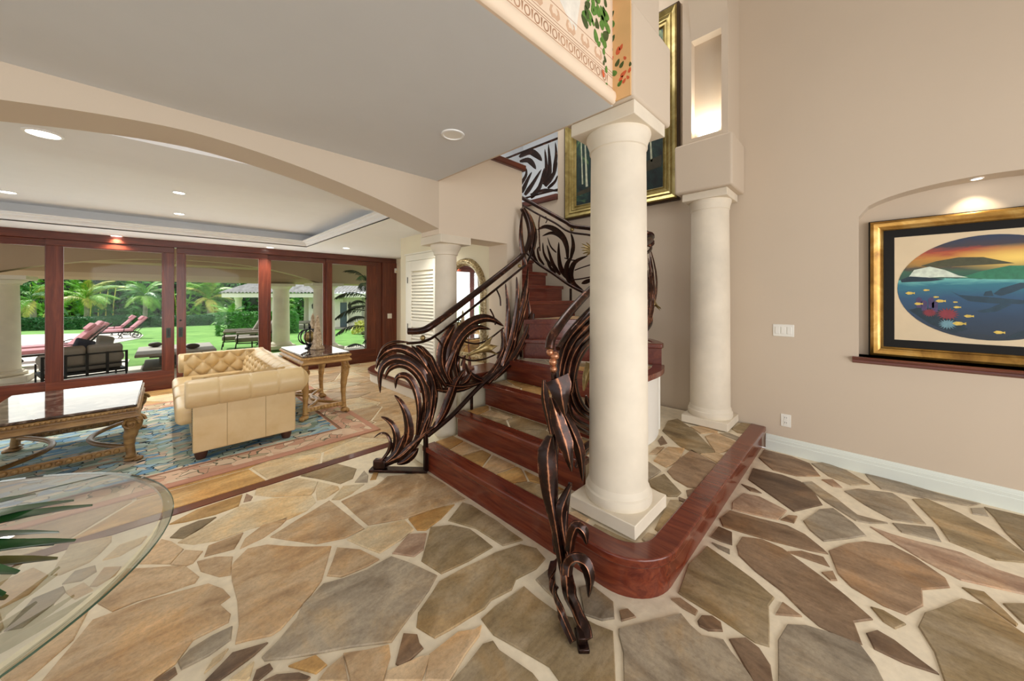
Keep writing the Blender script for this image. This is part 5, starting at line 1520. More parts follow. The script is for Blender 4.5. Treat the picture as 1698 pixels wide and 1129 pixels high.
art('painted_wave', [(-.3, .2), (-.05, .32), (.2, .40), (.5, .38), (.85, .30), (.9, .18), (.4, .14), (0, .16)], 'print_wave', 1)
art('painted_foam', [(-.88, .2), (-.8, .38), (-.62, .44), (-.45, .36), (-.3, .24), (-.2, .2), (-.5, .22)], 'print_foam', 2)
art('painted_shore', [(-.96, .18), (-.85, .25), (-.65, .22), (-.45, .17), (-.6, .14), (-.95, .13)], 'print_reef', 3)
art('painted_whale', [(-.40, -.05), (-.3, -.14), (0.0, -.18), (.35, -.24), (.55, -.28), (.3, -.31), (.05, -.30), (-.2, -.26)], 'print_whale', 1)
art('painted_whale', [(.05, -.12), (.12, -.02), (.3, .08), (.5, .06), (.42, -.02), (.40, -.1), (.33, -.02), (.22, -.1), (.12, -.16)], 'print_whale', 2)
art('painted_whale', [(-.12, -.45), (0, -.40), (.12, -.3), (.22, -.32), (.08, -.45), (-.05, -.48)], 'print_whale', 2)
art('painted_fin', [(-.05, -.16), (-.03, -.08), (.03, -.06), (.05, -.16)], 'print_whale', 3)
art('painted_reef', [(-.86, -.45), (-.7, -.38), (-.5, -.45), (-.35, -.62), (-.2, -.8), (-.35, -.9), (-.6, -.74)], 'print_reef', 1)
art('painted_reef', [(.15, -.95), (.3, -.8), (.6, -.72), (.75, -.6), (.7, -.68), (.45, -.86), (.25, -.94)], 'print_reef', 1)
for k, (u, v) in enumerate(((-.74, -.3), (-.68, -.36), (-.6, -.3), (-.56, -.38))):
    art('painted_coral', [(u - .03, v - .1), (u - .035, v + .08), (u, v + .12), (u + .035, v + .08), (u + .03, v - .1)], 'print_purple', 2)
for u, v, r in ((-.42, -.52, .13), (-.62, -.50, .09)):
    art('painted_coral', [(u + r * (1 if k % 2 else .6) * math.cos(k * math.pi / 17), v + r * (1 if k % 2 else .6) * math.sin(k * math.pi / 17)) for k in range(34)], 'print_coral', 3)
u, v = -.42, -.72
art('painted_coral', [(u + .11 * (1 if k % 2 else .55) * math.cos(k * math.pi / 17), v + .11 * (1 if k % 2 else .55) * math.sin(k * math.pi / 17)) for k in range(34)], 'print_fan', 3)
for u, v, r in ((-.85, -.1, .055), (-.66, -.04, .035), (-.75, -.32, .05), (-.5, -.26, .055), (-.32, -.38, .04), (-.55, -.18, .03), (-.3, -.7, .07), (.1, -.84, .055), (.6, -.58, .04), (-.2, -.55, .05), (-.34, -.28, .025)):
    art('painted_fish', [(u - r, v), (u - r * .4, v + r * .55), (u + r * .4, v + r * .45), (u + r * .7, v + .01), (u + r * 1.1, v + r * .4), (u + r * 1.1, v - r * .4), (u + r * .7, v - .01), (u + r * .4, v - r * .45), (u - r * .4, v - r * .55)], 'print_fish', 4)
# ---- dark landscape in the stairwell
XQ = XW
DP = thing('landscape_painting', 'large dark forest landscape painting in a gilt frame above the stairs', 'picture', (XQ, 2.28, 2.64))
py0, py1, pz0, pz1 = 3.07, 1.49, 2.64, 4.88
fobj(DP, 'frame', frame_ring(MB(), py0, py1, pz0, pz1, [(0, 0.0), (0, .06), (.015, .075), (.04, .06), (.06, .05), (.075, .06), (.10, .045), (.115, .05), (.13, .035), (.15, .03), (.16, .04), (.175, .02)], XQ), 'old_gold', smooth=30)
fobj(DP, 'outer_edge', frame_ring(MB(), py0 + .02, py1 - .02, pz0 - .02, pz1 + .02, [(0, 0.0), (0, .05), (.02, .062), (.025, .05)], XQ), 'frame_dark', smooth=0)
def forest():
    m, nt, b = _nt('forest_canvas'); tc = N(nt, 'ShaderNodeTexCoord'); sp_ = N(nt, 'ShaderNodeSeparateXYZ'); nt.links.new(tc.outputs['Generated'], sp_.inputs[0])
    mp = N(nt, 'ShaderNodeMapping'); mp.inputs['Scale'].default_value = (1, 2.0, 3.0); nt.links.new(tc.outputs['Generated'], mp.inputs[0])
    n = noise_tex(nt, mp.outputs[0], 2.4, 9, 0.72, 1.2)
    g = N(nt, 'ShaderNodeMath', operation='MULTIPLY_ADD'); g.inputs[1].default_value = 0.16; nt.links.new(sp_.outputs[2], g.inputs[0]); nt.links.new(n.outputs['Fac'], g.inputs[2])
    r = ramp(nt, g.outputs[0], [(0.42, hx('#0d1a1e')), (0.56, hx('#16302f')), (0.64, hx('#2a4a3a')), (0.72, hx('#5f7d4a')), (0.82, hx('#b4bf8a'))])
    nt.links.new(r.outputs[0], b.inputs['Base Color']); b.inputs['Roughness'].default_value = 0.45
    MATS['forest_canvas'] = m
forest()
CV = fobj(DP, 'canvas', MB().box(XQ - .02, py1 + .17, pz0 + .17, XQ - .005, py0 - .17, pz1 - .17), 'forest_canvas', smooth=0)
plain('birch_paint', hx('#b9bda4'), 0.5, var=0.3, scale=20); plain('bank_paint', hx('#3a3524'), 0.5, var=0.3, scale=12)
for y, z0_, z1_, w in ((2.72, 3.05, 3.75, .018), (2.79, 3.1, 3.9, .012), (1.9, 3.2, 3.9, .014), (1.8, 3.15, 3.8, .012)):
    fobj(DP, 'painted_trunk', flat_yz([(y - w, z0_), (y + w, z0_), (y + w * .5 + .03, z1_), (y - w * .4 + .03, z1_)], XQ - .0202, .0006), 'birch_paint', CV, smooth=0)
fobj(DP, 'painted_bank', flat_yz([(1.68, 3.2), (2.2, 3.12), (2.88, 3.0), (2.88, 2.95), (2.2, 3.02), (1.68, 3.06)], XQ - .0202, .0006), 'bank_paint', CV, smooth=0)
# ---- switches and outlets
SW = thing('light_switch', 'triple white wall switch plate left of the niche', 'switch', (XW, 0.523, 1.175))
obj('plate', MB().box(-.006, -.082, -.058, 0, .082, .058), 'white_plastic', SW, bevel=0.003)
for k in range(3):
    r = obj('rocker', MB().box(-.011, -.017, -.034, -.005, .017, .034), 'white_plastic', SW, bevel=0.002); r.location = (0, (k - 1) * .046, 0)
OU = thing('wall_outlet', 'white double power outlet low on the beige wall', 'outlet', (XW, 0.504, 0.311))
obj('plate', MB().box(-.006, -.039, -.06, 0, .039, .06), 'white_plastic', OU, bevel=0.003)
for s_ in (-1, 1):
    r = obj('receptacle', MB().box(-.009, -.017, -.02, -.005, .017, .02), 'white_plastic', OU, bevel=0.004); r.location = (0, 0, s_ * .024)
    for a in (-1, 1): obj('slot', MB().box(-.0095, a * .007 - .0015, -.002, -.0085, a * .007 + .0015, .011), 'grey_slot', r, smooth=0)
JS = thing('jamb_switch', 'white switch plate on the mahogany jamb panel', 'switch', (3.82, YD - .035, 1.04))
obj('plate', MB().box(-.055, -.006, -.058, .055, 0, .058), 'white_plastic', JS, bevel=0.003)
for k in (-1, 1): obj('rocker', MB().box(k * .023 - .016, -.010, -.032, k * .023 + .016, -.005, .032), 'white_plastic', JS, bevel=0.002)
SE = thing('motion_sensor', 'small white motion sensor high on the mahogany jamb corner', 'sensor', (3.965, YD - .035, 2.13))
obj('body', MB().box(-.03, -.045, -.055, .03, 0, .055), 'white_plastic', SE, bevel=0.01)
obj('lens', MB().box(-.02, -.048, -.04, .02, -.044, -.005), 'mat_board', SE, bevel=0.002)
# ---- downlights
plain('lamp_ring', hx('#f6f6f4'), 0.4, var=0.0)
def downlight(px, py, z, lab, on=True, r=0.075, power=14, grp='recessed ceiling downlights'):
    c = fl(px, py, z)
    T = thing('downlight', lab, 'ceiling light', (c.x, c.y, z), 0, grp)
    obj('trim_ring', MB().lathe([(r, 0), (r * .98, -.006), (r * .82, -.008), (r * .78, -.002), (r * .78, 0)], n=28, cap=False), 'lamp_ring', T, smooth=50)
    obj('lens', MB().lathe([(0.0, -.003), (r * .79, -.003)], n=28, cap=False), 'lamp_white' if on else 'white_plastic', T, smooth=0)
    if on and power: spot('downlight_beam', (c.x, c.y, z - .02), power, 120, 0.9, (1, 0.95, 0.87))
    return c
downlight(751, 223, ZSOF, 'unlit white downlight in the grey soffit', False)
downlight(72, 221, ZLC, 'glaring downlight just behind the header arch at the left', True, 0.075, 40)
downlight(193, 391, ZLC, 'downlight above the second sliding door', True, 0.07, 58)
downlight(448, 410, ZLC, 'downlight above the stile between the third and fourth sliding doors', True, 0.07, 58)
downlight(574, 411, ZLC, 'downlight near the mahogany jamb panel', True, 0.07, 10)
downlight(12, 318, TZ, 'downlight in the ceiling tray at the left edge', True, 0.075, 58)
downlight(297, 319, TZ, 'nearer of the paired downlights in the middle of the tray', True, 0.06, 58)
downlight(297, 354, TZ, 'farther of the paired downlights in the middle of the tray', True, 0.065, 58)
nc = Vector((XW + 0.09, -0.62, niche_top(-0.62)))
T = thing('niche_light', 'small spotlight in the crown of the picture niche', 'light', nc)
obj('trim_ring', MB().lathe([(.035, 0), (.034, -.006), (.027, -.007)], n=20, cap=False), 'lamp_ring', T)
obj('lens', MB().lathe([(0, -.004), (.027, -.004)], n=20, cap=False), 'lamp_white', T, smooth=0)
spot('niche_beam', (nc.x, nc.y, nc.z - .015), 7, 95, 0.7, (1, 0.85, 0.62), (nc.x + .06, nc.y, 1.2), 0.015)

# ---- louvred door in the hall wall
XL = 2.65
dy0, dy1 = 4.04, 4.84
DL = struct(obj('door_6', MB().box(XL - .012, dy0, 0.15, XL - .001, dy1, 2.03), 'wall_cream', smooth=0), 'white louvred closet door')
plain('door_white', hx('#f6f2e4'), 0.45, var=0.01)
for y0_, y1_ in ((dy1 - .10, dy1), (dy0, dy0 + .10)): obj('stile', MB().box(XL - .04, y0_, 0.15, XL - .012, y1_, 2.03), 'door_white', DL, bevel=0.003)
for z0_, z1_ in ((1.88, 2.03), (0.15, 0.36), (1.05, 1.15)): obj('rail', MB().box(XL - .04, dy0 + .10, z0_, XL - .012, dy1 - .10, z1_), 'door_white', DL, bevel=0.003)
src = None
for a, b in ((1.16, 1.87), (0.37, 1.04)):
    k = a
    while k < b - .03:
        if src is None:
            src = obj('louvre_slat', MB().add([(-.038, dy0 + .1, 0), (-.038, dy1 - .1, 0), (-.016, dy1 - .1, .044), (-.016, dy0 + .1, .044), (-.032, dy0 + .1, -.004), (-.032, dy1 - .1, -.004), (-.010, dy1 - .1, .040), (-.010, dy0 + .1, .040)], [(0, 1, 2, 3), (7, 6, 5, 4), (0, 4, 5, 1), (3, 2, 6, 7), (0, 3, 7, 4), (1, 5, 6, 2)]), 'door_white', DL, smooth=0)
            src.location = (XL, 0, k)
        else:
            c = src.copy(); COL.objects.link(c); c.location = (XL, 0, k)
        k += .047
for zz in (1.75, 1.05, 0.45): obj('hinge', MB().box(XL - .046, dy1 - .002, zz - .045, XL - .03, dy1 + .012, zz + .045), 'black', DL, smooth=0)
mb = MB().box(XL - .022, dy1 + .008, 0.15, XL - .0, dy1 + .10, 2.036).box(XL - .022, dy0 - .10, 0.15, XL - .0, dy0 - .008, 2.036).box(XL - .022, dy0 - .10, 2.038, XL, dy1 + .10, 2.128).box(XL - .034, dy0 - .12, 2.13, XL, dy1 + .12, 2.15)
struct(obj('trim_14', mb, 'door_white', smooth=0), 'white casing of the louvred door')
# ---- arched mirror
MR = thing('arched_mirror', 'arch-topped mirror in a carved silvery gold frame', 'mirror', (XL, 3.47, 0.8))
m_, nt, b = _nt('mirror_glass'); b.inputs['Base Color'].default_value = (0.92, 0.94, 0.95, 1); b.inputs['Metallic'].default_value = 1; b.inputs['Roughness'].default_value = 0.02; MATS['mirror_glass'] = m_
streaked('carved_gilt', [(0.3, hx('#5a4a34')), (0.5, hx('#a8936a')), (0.7, hx('#e6d8b4'))], 0.35, 26, (1, 1, 1), 0.9, 0.1, 0.6, 1.8)
def arch_path(hw, z0_, zs, n=18): return [(-hw, z0_), (-hw, zs)] + [(-hw * math.cos(math.pi * k / n), zs + hw * math.sin(math.pi * k / n)) for k in range(1, n)] + [(hw, zs), (hw, z0_)]
ap_ = arch_path(.32, 0.0, .78)
obj('glass', MB().prism_axis(ap_, -.012, -.004, 'x'), 'mirror_glass', MR, smooth=0)
ip, op = arch_path(.30, .02, .78), arch_path(.40, -.08, .78)
rows = []
for (a, b_) in zip(ip, op):
    rows.append([(-.006, a[0], a[1]), (-.03, lerp(a[0], b_[0], .15), lerp(a[1], b_[1], .15)), (-.05, lerp(a[0], b_[0], .5), lerp(a[1], b_[1], .5)), (-.03, lerp(a[0], b_[0], .9), lerp(a[1], b_[1], .9)), (-.0, b_[0], b_[1])])
rows.append(rows[0])
obj('frame', MB().grid(rows), 'carved_gilt', MR, smooth=60, fix=False)
# ---- iron candle stand below the mirror
plain('rose_iron', hx('#8a5a48'), 0.4, 0.6)
CS = thing('candle_stand', 'slender rusty iron candle stand seen through the railing', 'candle stand', (2.26, 2.90, 0.747))
obj('stem', MB().tube([(0, 0, 0), (0.01, 0, .12), (-.005, 0, .24), (0, 0, .36)], .008, 8), 'rose_iron', CS, fix=False)
obj('dish', MB().lathe([(.01, .355), (.05, .365), (.085, .385), (.08, .385), (.04, .372)], n=18, cap=False), 'rose_iron', CS)
obj('foot', MB().lathe([(.06, 0), (.06, .008), (.02, .03)], n=14), 'rose_iron', CS)
for k, (dx, dy) in enumerate(((-.05, .02), (.04, .04))):
    obj('candle', MB().lathe([(.018, 0), (.018, .13 - .03 * k), (.008, .14 - .03 * k)], (dx, dy, 0), 10), 'rose_iron', CS)
# ---- painted fascia of the gallery
plain('fascia_paint', hx('#f0d9c0'), 0.8, var=0.05, scale=3)
plain('fascia_roll', hx('#f4dfc6'), 0.7, var=0.04, scale=3)
plain('mural_line', hx('#b98f70'), 0.85, var=0.2, scale=8)
plain('mural_shadow', hx('#d7b294'), 0.85, var=0.1, scale=8)
YF = 0.965
FA = struct(obj('trim_15', MB().box(-4.6, YF - .012, ZSOF + .0, 1.735, YF, 3.4), 'fascia_paint', smooth=0), 'painted mural fascia of the gallery')
mb = MB(); mb.prism_axis([(YF - .012 - .022 * math.sin(math.pi * k / 8), ZSOF + .035 - .035 * math.cos(math.pi * k / 8)) for k in range(9)], -4.6, 1.735, 'x')
obj('painted_roll', mb, 'fascia_roll', FA, smooth=50)
def flat_xz(poly, y, th=0.0006): return MB().prism_axis(poly, y, y - th, 'y')
yf = YF - .0122
for z_, w in ((2.632, .003), (2.688, .003), (2.70, .0025), (2.716, .0025), (2.79, .003)):
    obj('painted_line', flat_xz([(-1.0, z_), (1.735, z_), (1.735, z_ + w), (-1.0, z_ + w)], yf), 'mural_line', FA, smooth=0)
src = None
x = 0.62
while x < 1.70:
    def dupe(s_, dx):
        c = s_.copy(); COL.objects.link(c); c.location.x = dx; return c
    if src is None:
        egg = [(.019 * math.cos(a), .661 - .0 + .022 * math.sin(a)) for a in [2 * math.pi * k / 14 for k in range(14)]]
        ringo = [(p[0], p[1] + 2.0) for p in egg]
        inn = [(p[0] * .66, 2.661 + (p[1] + 2.0 - 2.661) * .72) for p in egg]
        mb = MB(); n = 14
        mb.add([(p[0], yf, p[1]) for p in ringo] + [(p[0], yf, p[1]) for p in inn] + [(p[0], yf - .0006, p[1]) for p in ringo] + [(p[0], yf - .0006, p[1]) for p in inn], [(i, (i + 1) % n, n + (i + 1) % n, n + i) for i in range(n)] + [(2 * n + i, 2 * n + (i + 1) % n, 3 * n + (i + 1) % n, 3 * n + i) for i in range(n)])
        src = obj('painted_egg', mb, 'mural_line', FA, smooth=0); src.location.x = x
        dart = obj('painted_dart', flat_xz([(.024, 2.682), (.036, 2.682), (.0315, 2.645), (.0285, 2.645)], yf), 'mural_line', FA, smooth=0); dart.location.x = x
        lf = obj('painted_scroll', flat_xz([(0, 2.73), (.02, 2.725), (.038, 2.745), (.03, 2.775), (.012, 2.78), (.022, 2.76), (.014, 2.745), (0.0, 2.75), (-.014, 2.745), (-.022, 2.76), (-.012, 2.78), (-.03, 2.775), (-.038, 2.745), (-.02, 2.725)], yf), 'mural_shadow', FA, smooth=0); lf.location.x = x
    else:
        dupe(src, x); dupe(dart, x)
        if int(round((x - .62) / .06)) % 2 == 0: dupe(lf, x)
    x += .06
# painted vine
plain('vine_green', hx('#5f8a3a'), 0.8, var=0.35, scale=40); plain('vine_dark', hx('#4a5a2c'), 0.8, var=0.3, scale=40); plain('vine_red', hx('#d8663f'), 0.8, var=0.2, scale=40)
rv = random.Random(8)
def leafpoly(cx, cz, r, an, wd=.6):
    pp = []
    for k in range(10):
        t = 2 * math.pi * k / 10; a = r * math.cos(t); b_ = r * wd * math.sin(t) * (1 - .35 * math.cos(t))
        pp.append((cx + a * math.cos(an) - b_ * math.sin(an), cz + a * math.sin(an) + b_ * math.cos(an)))
    return pp
def on_y(px, py): p = wy(px, py, yf); return p.x, p.z
for k in range(60):
    px = rv.uniform(968, 1010); py = rv.uniform(-25, 68) if px > 985 else rv.uniform(-25, 38)
    x, z = on_y(px, py); obj('painted_leaf', flat_xz(leafpoly(x, z, rv.uniform(.018, .04), rv.uniform(0.6, 2.6)), yf - .0006 - .0002 * (k % 5), .0003), rv.choice(['vine_green', 'vine_green', 'vine_dark']), FA, smooth=0)
for px, py, r, mt in ((993, 73, .02, 'vine_green'), (1001, 85, .02, 'vine_green'), (1003, 98, .018, 'vine_dark'), (1005, 115, .02, 'vine_green'), (1000, 122, .02, 'vine_red'), (1005, 142, .02, 'vine_green'), (1008, 152, .014, 'vine_red'), (1001, 104, .014, 'vine_dark')):
    x, z = on_y(px, py); obj('painted_leaf', flat_xz(leafpoly(x, z, r, rv.uniform(0.5, 2.6)), yf - .0018, .0003), mt, FA, smooth=0)
urn = [on_y(*p) for p in ((925, -30), (964, -30), (962, 5), (958, 30), (956, 50), (951, 51), (947, 40), (938, 22), (928, 0))]
plain('urn_paint', hx('#f2ece0'), 0.8, var=0.08, scale=20)
obj('painted_urn', flat_xz(urn, yf - .0002, .0003), 'urn_paint', FA, smooth=0)
def on_x(px, py): p = wx(px, py, 1.7278); return p.y, p.z
OR_ = bpy.data.objects['trim_13']
for px, py, r, mt in ((1013, 52, .022, 'vine_red'), (1016, 64, .02, 'vine_dark'), (1012, 82, .022, 'vine_dark'), (1025, 84, .022, 'vine_red'), (1030, 78, .016, 'vine_red'), (1014, 98, .016, 'vine_red'), (1024, 104, .02, 'vine_dark'), (1031, 107, .018, 'vine_dark'), (1018, 121, .022, 'vine_green'), (1036, 96, .012, 'vine_red'), (1034, 122, .02, 'vine_red'), (1030, 130, .016, 'vine_red'), (1028, 138, .018, 'vine_green'), (1041, 128, .012, 'vine_red'), (1044, 116, .014, 'vine_red'), (1045, 106, .012, 'vine_dark'), (1035, 134, .014, 'vine_red'), (1016, 40, .02, 'vine_green'), (1014, 25, .022, 'vine_dark')):
    y_, z = on_x(px, py); obj('painted_leaf', flat_yz(leafpoly(y_, z, r, rv.uniform(0.4, 2.7)), 1.7276, .0004), mt, OR_, smooth=0)
# ================================================================ outside
ZP = -0.09
def gz(t): return ZP - 0.01 - 0.03 * max(0, t - 9)
def gnd(px, py):
    q = (py - HY) / FPX
    t = (CAM_H - ZP + 0.01) / q
    if t > 9: t = (CAM_H - ZP + 0.01 - 0.27) / (q - 0.03)
    return dp(px, py, t)
def at_t(px, t, dz=0.0):
    p = dp(px, HY, t); p.z = gz(t) + dz; return p
streaked('travertine', [(0.25, hx('#cfc6ba')), (0.5, hx('#e0d9cd')), (0.8, hx('#ece7de'))], 0.6, 1.2, (1, 1, 1), 0.1)
def grass_mat():
    m, nt, b = _nt('grass'); v = coords(nt, 'World')
    n = noise_tex(nt, v, 1.2, 8, 0.7); n2 = noise_tex(nt, v, 45, 4, 0.7)
    ad = N(nt, 'ShaderNodeMath', operation='MULTIPLY_ADD'); ad.inputs[1].default_value = 0.6; nt.links.new(n2.outputs['Fac'], ad.inputs[0]); nt.links.new(n.outputs['Fac'], ad.inputs[2])
    r = ramp(nt, ad.outputs[0], [(0.55, hx('#4a7d2c')), (0.8, hx('#70a346')), (1.0, hx('#8cb85a'))])
    nt.links.new(r.outputs[0], b.inputs['Base Color']); b.inputs['Roughness'].default_value = 0.9
    bump(nt, b, n2.outputs['Fac'], 0.6, 0.02); MATS['grass'] = m
grass_mat()
struct(obj('floor_patio', MB().box(-7, 8.14, -0.3, 9, 11.75, ZP), 'travertine', smooth=0), 'pale travertine patio outside the glass doors')
struct(obj('floor_deck', MB().box(-12, 11.75, -0.3, -0.62, 13.2, ZP - .001), 'travertine', smooth=0), 'pale deck running towards the loungers')
vs = []
for t, l0, l1 in ((5.5, -60, 30), (9, -60, 40), (20, -70, 50), (45, -90, 70)):
    for l in (l0, l1): vs.append((t * S2 + l * S2, t * S2 - l * S2, gz(t) - 0.012))
struct(obj('ground_lawn', MB().add(vs, [(0, 1, 3, 2), (2, 3, 5, 4), (4, 5, 7, 6)]), 'grass', smooth=0), 'bright green lawn')
dk = [(30, 609), (120, 606), (150, 592), (165, 575), (200, 567), (232, 561), (238, 556), (222, 552), (170, 553), (100, 554), (20, 556), (-80, 560), (-120, 600)]
mb = MB(); P = [gnd(*p) for p in dk]
mb.add([(p.x, p.y, p.z + .015) for p in P] + [(p.x, p.y, p.z - .08) for p in P], [tuple(range(len(P)))] + [(i, (i + 1) % len(P), len(P) + (i + 1) % len(P), len(P) + i) for i in range(len(P))])
struct(obj('floor_pool_deck', mb, 'travertine', smooth=0), 'curved pale pool deck under the loungers')
# ---- lanai: arch, beam and columns
plain('lanai_plaster', hx('#bfa68c'), 0.85, var=0.03, scale=2)
struct(obj('ceiling_lanai', MB().box(-7, 8.14, 2.62, 9, 11.3, 2.75), 'lanai_plaster', smooth=0), 'plaster ceiling of the lanai')
mb = MB(); xs = [-2.25 + 5.68 * i / 28 for i in range(29)]
def laz(x): return 1.90 + 0.47 * max(0.0, 1 - abs((x - 0.45) / 2.84) ** 2.2)
mb.prism_axis([(-7, 1.90), (-2.3, 1.90)] + [(x, laz(x)) for x in xs] + [(4.0, 1.90), (9, 1.9), (9, 2.75), (-7, 2.75)], 11.3, 11.62, 'y')
struct(obj('wall_lanai_arch', mb, 'lanai_plaster', smooth=20), 'wide flat arch of the lanai')
struct(obj('ceiling_lanai_outer', MB().box(-7, 11.62, 2.28, 9, 12.6, 2.75), 'lanai_plaster', smooth=0), 'outer bay ceiling of the lanai')
mb = MB(); mb.prism_axis([(12.55, 2.35), (12.55, 2.06), (12.62, 1.96), (12.72, 1.90), (12.98, 1.90), (12.98, 2.8), (12.55, 2.8)], -7, 6.2, 'x')
struct(obj('wall_lanai_beam', mb, 'lanai_plaster', smooth=0), 'outer beam of the lanai')
def tuscan(cx, cy, half, r, label, ztop):
    column('lanai_column', label, cx, cy, half, ZP, ztop, r, 0.10, None, 1.25, 1.35)
tuscan(-2.27, 11.46, 0.46, 0.31, 'stout cream lanai column at the left edge of the doors', 1.90)
tuscan(3.42, 11.46, 0.44, 0.29, 'stout cream lanai column behind the obelisks', 1.90)
tuscan(2.58, 12.76, 0.33, 0.225, 'slim pale lanai column seen above the back of the sofa', 1.90)
# ---- garden seats
plain('pink_cushion', hx('#c98790'), 0.8, var=0.08, scale=12)
plain('iron_brown', hx('#2c2622'), 0.5, 0.5)
def lounger(lab, px, py, yaw, s=1.0):
    c = gnd(px, py)
    T = thing('pool_lounger', lab, 'lounger', (c.x, c.y, c.z + .015), yaw, 'pink pool loungers')
    T.scale = (.84, .84, .80)
    # local: head at +x
    obj('seat_cushion', MB().box(-1.05, -.33, .36, .32, .33, .48), 'pink_cushion', T, bevel=0.04, bseg=3, smooth=60)
    bk = obj('back_cushion', MB().box(0, -.33, 0, .86, .33, .12), 'pink_cushion', T, bevel=0.04, bseg=3, smooth=60); bk.location = (.28, 0, .40); bk.rotation_euler.y = -math.radians(50)
    obj('head_pillow', MB().box(.60, -.28, .12, .84, .28, .20), 'pink_cushion', bk, bevel=0.03, bseg=3, smooth=60)
    for y in (-.34, .34):
        obj('side_rail', MB().box(-1.05, y - .02, .30, .40, y + .02, .36), 'iron_brown', T, bevel=0.005)
        obj('back_rail', MB().box(0, y - .02, -.03, .90, y + .02, .0), 'iron_brown', bk, bevel=0.004)
        for x in (-.85, -.1):
            obj('leg', MB().tube([(x, y, .32), (x - .05, y, .18), (x + .02, y, .06), (x - .05, y, 0)], .022, 8), 'iron_brown', T, fix=False)
        pp = [(.42 + .15 * math.cos(a), y, .15 + .15 * math.sin(a)) for a in [2 * math.pi * k / 16 for k in range(17)]]
        w = obj('wheel', MB().tube(pp, .018, 6), 'iron_brown', T, fix=False)
        for k in range(4):
            a = math.pi * k / 4
            obj('spoke', MB().tube([(.42 + .15 * math.cos(a), y, .15 + .15 * math.sin(a)), (.42 - .15 * math.cos(a), y, .15 - .15 * math.sin(a))], .008, 5), 'iron_brown', w, fix=False)
        obj('prop', MB().tube([(.42, y, .3), (.66, y, .62)], .014, 6), 'iron_brown', T, fix=False)
    for k in range(4): obj('slat', MB().box(.1 + .2 * k, -.33, -.03, .14 + .2 * k, .33, -.01), 'iron_brown', bk, smooth=0)
    for y in (-.36, .36): obj('arm_rest', MB().tube([(-.05, y, .34), (-.02, y, .52), (.1, y, .56), (.32, y, .55)], .016, 6), 'iron_brown', T, fix=False)
# heads point away to the right in the picture
lounger('pink lounger nearest the stout left column', 92, 604, math.radians(14))
lounger('second pink lounger just behind the nearest one', 112, 594, math.radians(14))
lounger('farther pink lounger at the end of the deck', 205, 561, math.radians(10))
lounger('farthest pink lounger, half hidden, near the hedge', 190, 556, math.radians(6))
plain('taupe_cushion', hx('#8f857a'), 0.85, var=0.06, scale=10)
plain('dark_pillow', hx('#3f4250'), 0.85, var=0.2, scale=30)
plain('outdoor_frame', hx('#1f1d1c'), 0.5, 0.4)
c = gnd(138, 632)
T = thing('outdoor_sofa', 'taupe outdoor sofa with dark frame outside the second door', 'sofa', (c.x, c.y, ZP), math.radians(14))
T.scale = (0.62, 0.85, 0.88)
# local: back towards the house (-y)
obj('seat_cushion', MB().box(-.75, -.25, .24, .75, .52, .40), 'taupe_cushion', T, bevel=0.05, bseg=3, smooth=60)
for x0 in (-.75, .0): 
    o = obj('back_cushion', MB().box(x0 + .01, -.08, 0, x0 + .74, .12, .42), 'taupe_cushion', T, bevel=0.07, bseg=4, smooth=60); o.location = (0, -.22, .36); o.rotation_euler.x = math.radians(14)
for x0 in (-.82, .60): obj('arm_cushion', MB().box(x0, -.2, .38, x0 + .22, .46, .58), 'taupe_cushion', T, bevel=0.08, bseg=4, smooth=60)
o = obj('scatter_pillow', MB().box(-.22, -.06, -.2, .22, .06, .2), 'dark_pillow', T, bevel=0.055, bseg=3, smooth=60); o.location = (.0, .02, .70); o.rotation_euler = (.35, .3, .2)
o = obj('scatter_pillow', MB().box(-.22, -.06, -.2, .22, .06, .2), 'taupe_cushion', T, bevel=0.055, bseg=3, smooth=60); o.location = (.42, .0, .74); o.rotation_euler = (.2, .2, .5)
mbx = [(-.8, .56), (-.4, .56), (0, .56), (.4, .56), (.8, .56)]
for x, h in mbx: obj('back_strap', MB().box(x - .03, -.40, .14, x + .03, -.37, .62), 'outdoor_frame', T, bevel=0.006)
for z in (.16, .36, .60): obj('back_rail', MB().box(-.83, -.385, z - .015, .83, -.355, z + .015), 'outdoor_frame', T, bevel=0.004)
obj('seat_frame', MB().box(-.82, -.37, .19, .82, .54, .235), 'outdoor_frame', T, bevel=0.006)
for x in (-.8, .8):
    for y in (-.37, .52): obj('leg', MB().box(x - .018, y - .018, 0, x + .018, y + .018, .2 if y < 0 else .40), 'outdoor_frame', T, smooth=0)
plain('grey_slab', hx('#a79f95'), 0.6, var=0.06)
plain('grey_slab_dark', hx('#7f776c'), 0.7, var=0.06)
plain('river_stone', hx('#4a423c'), 0.6, var=0.2, scale=20)
c = Vector((0.22, 11.62, ZP))
T = thing('outdoor_table', 'grey slab outdoor table on the patio behind the sofa', 'table', c, 0.0)
obj('table_top', MB().box(-.66, -.86, .30, .66, .86, .36), 'grey_slab', T, bevel=0.01)
obj('pedestal_step', MB().box(-.45, -.60, .24, .45, .60, .30), 'grey_slab_dark', T, bevel=0.01)
obj('pedestal', MB().box(-.30, -.42, .06, .30, .42, .24), 'grey_slab_dark', T, bevel=0.01)
obj('foot_slab', MB().box(-.55, -.78, 0, .50, .70, .06), 'grey_slab_dark', T, bevel=0.02)
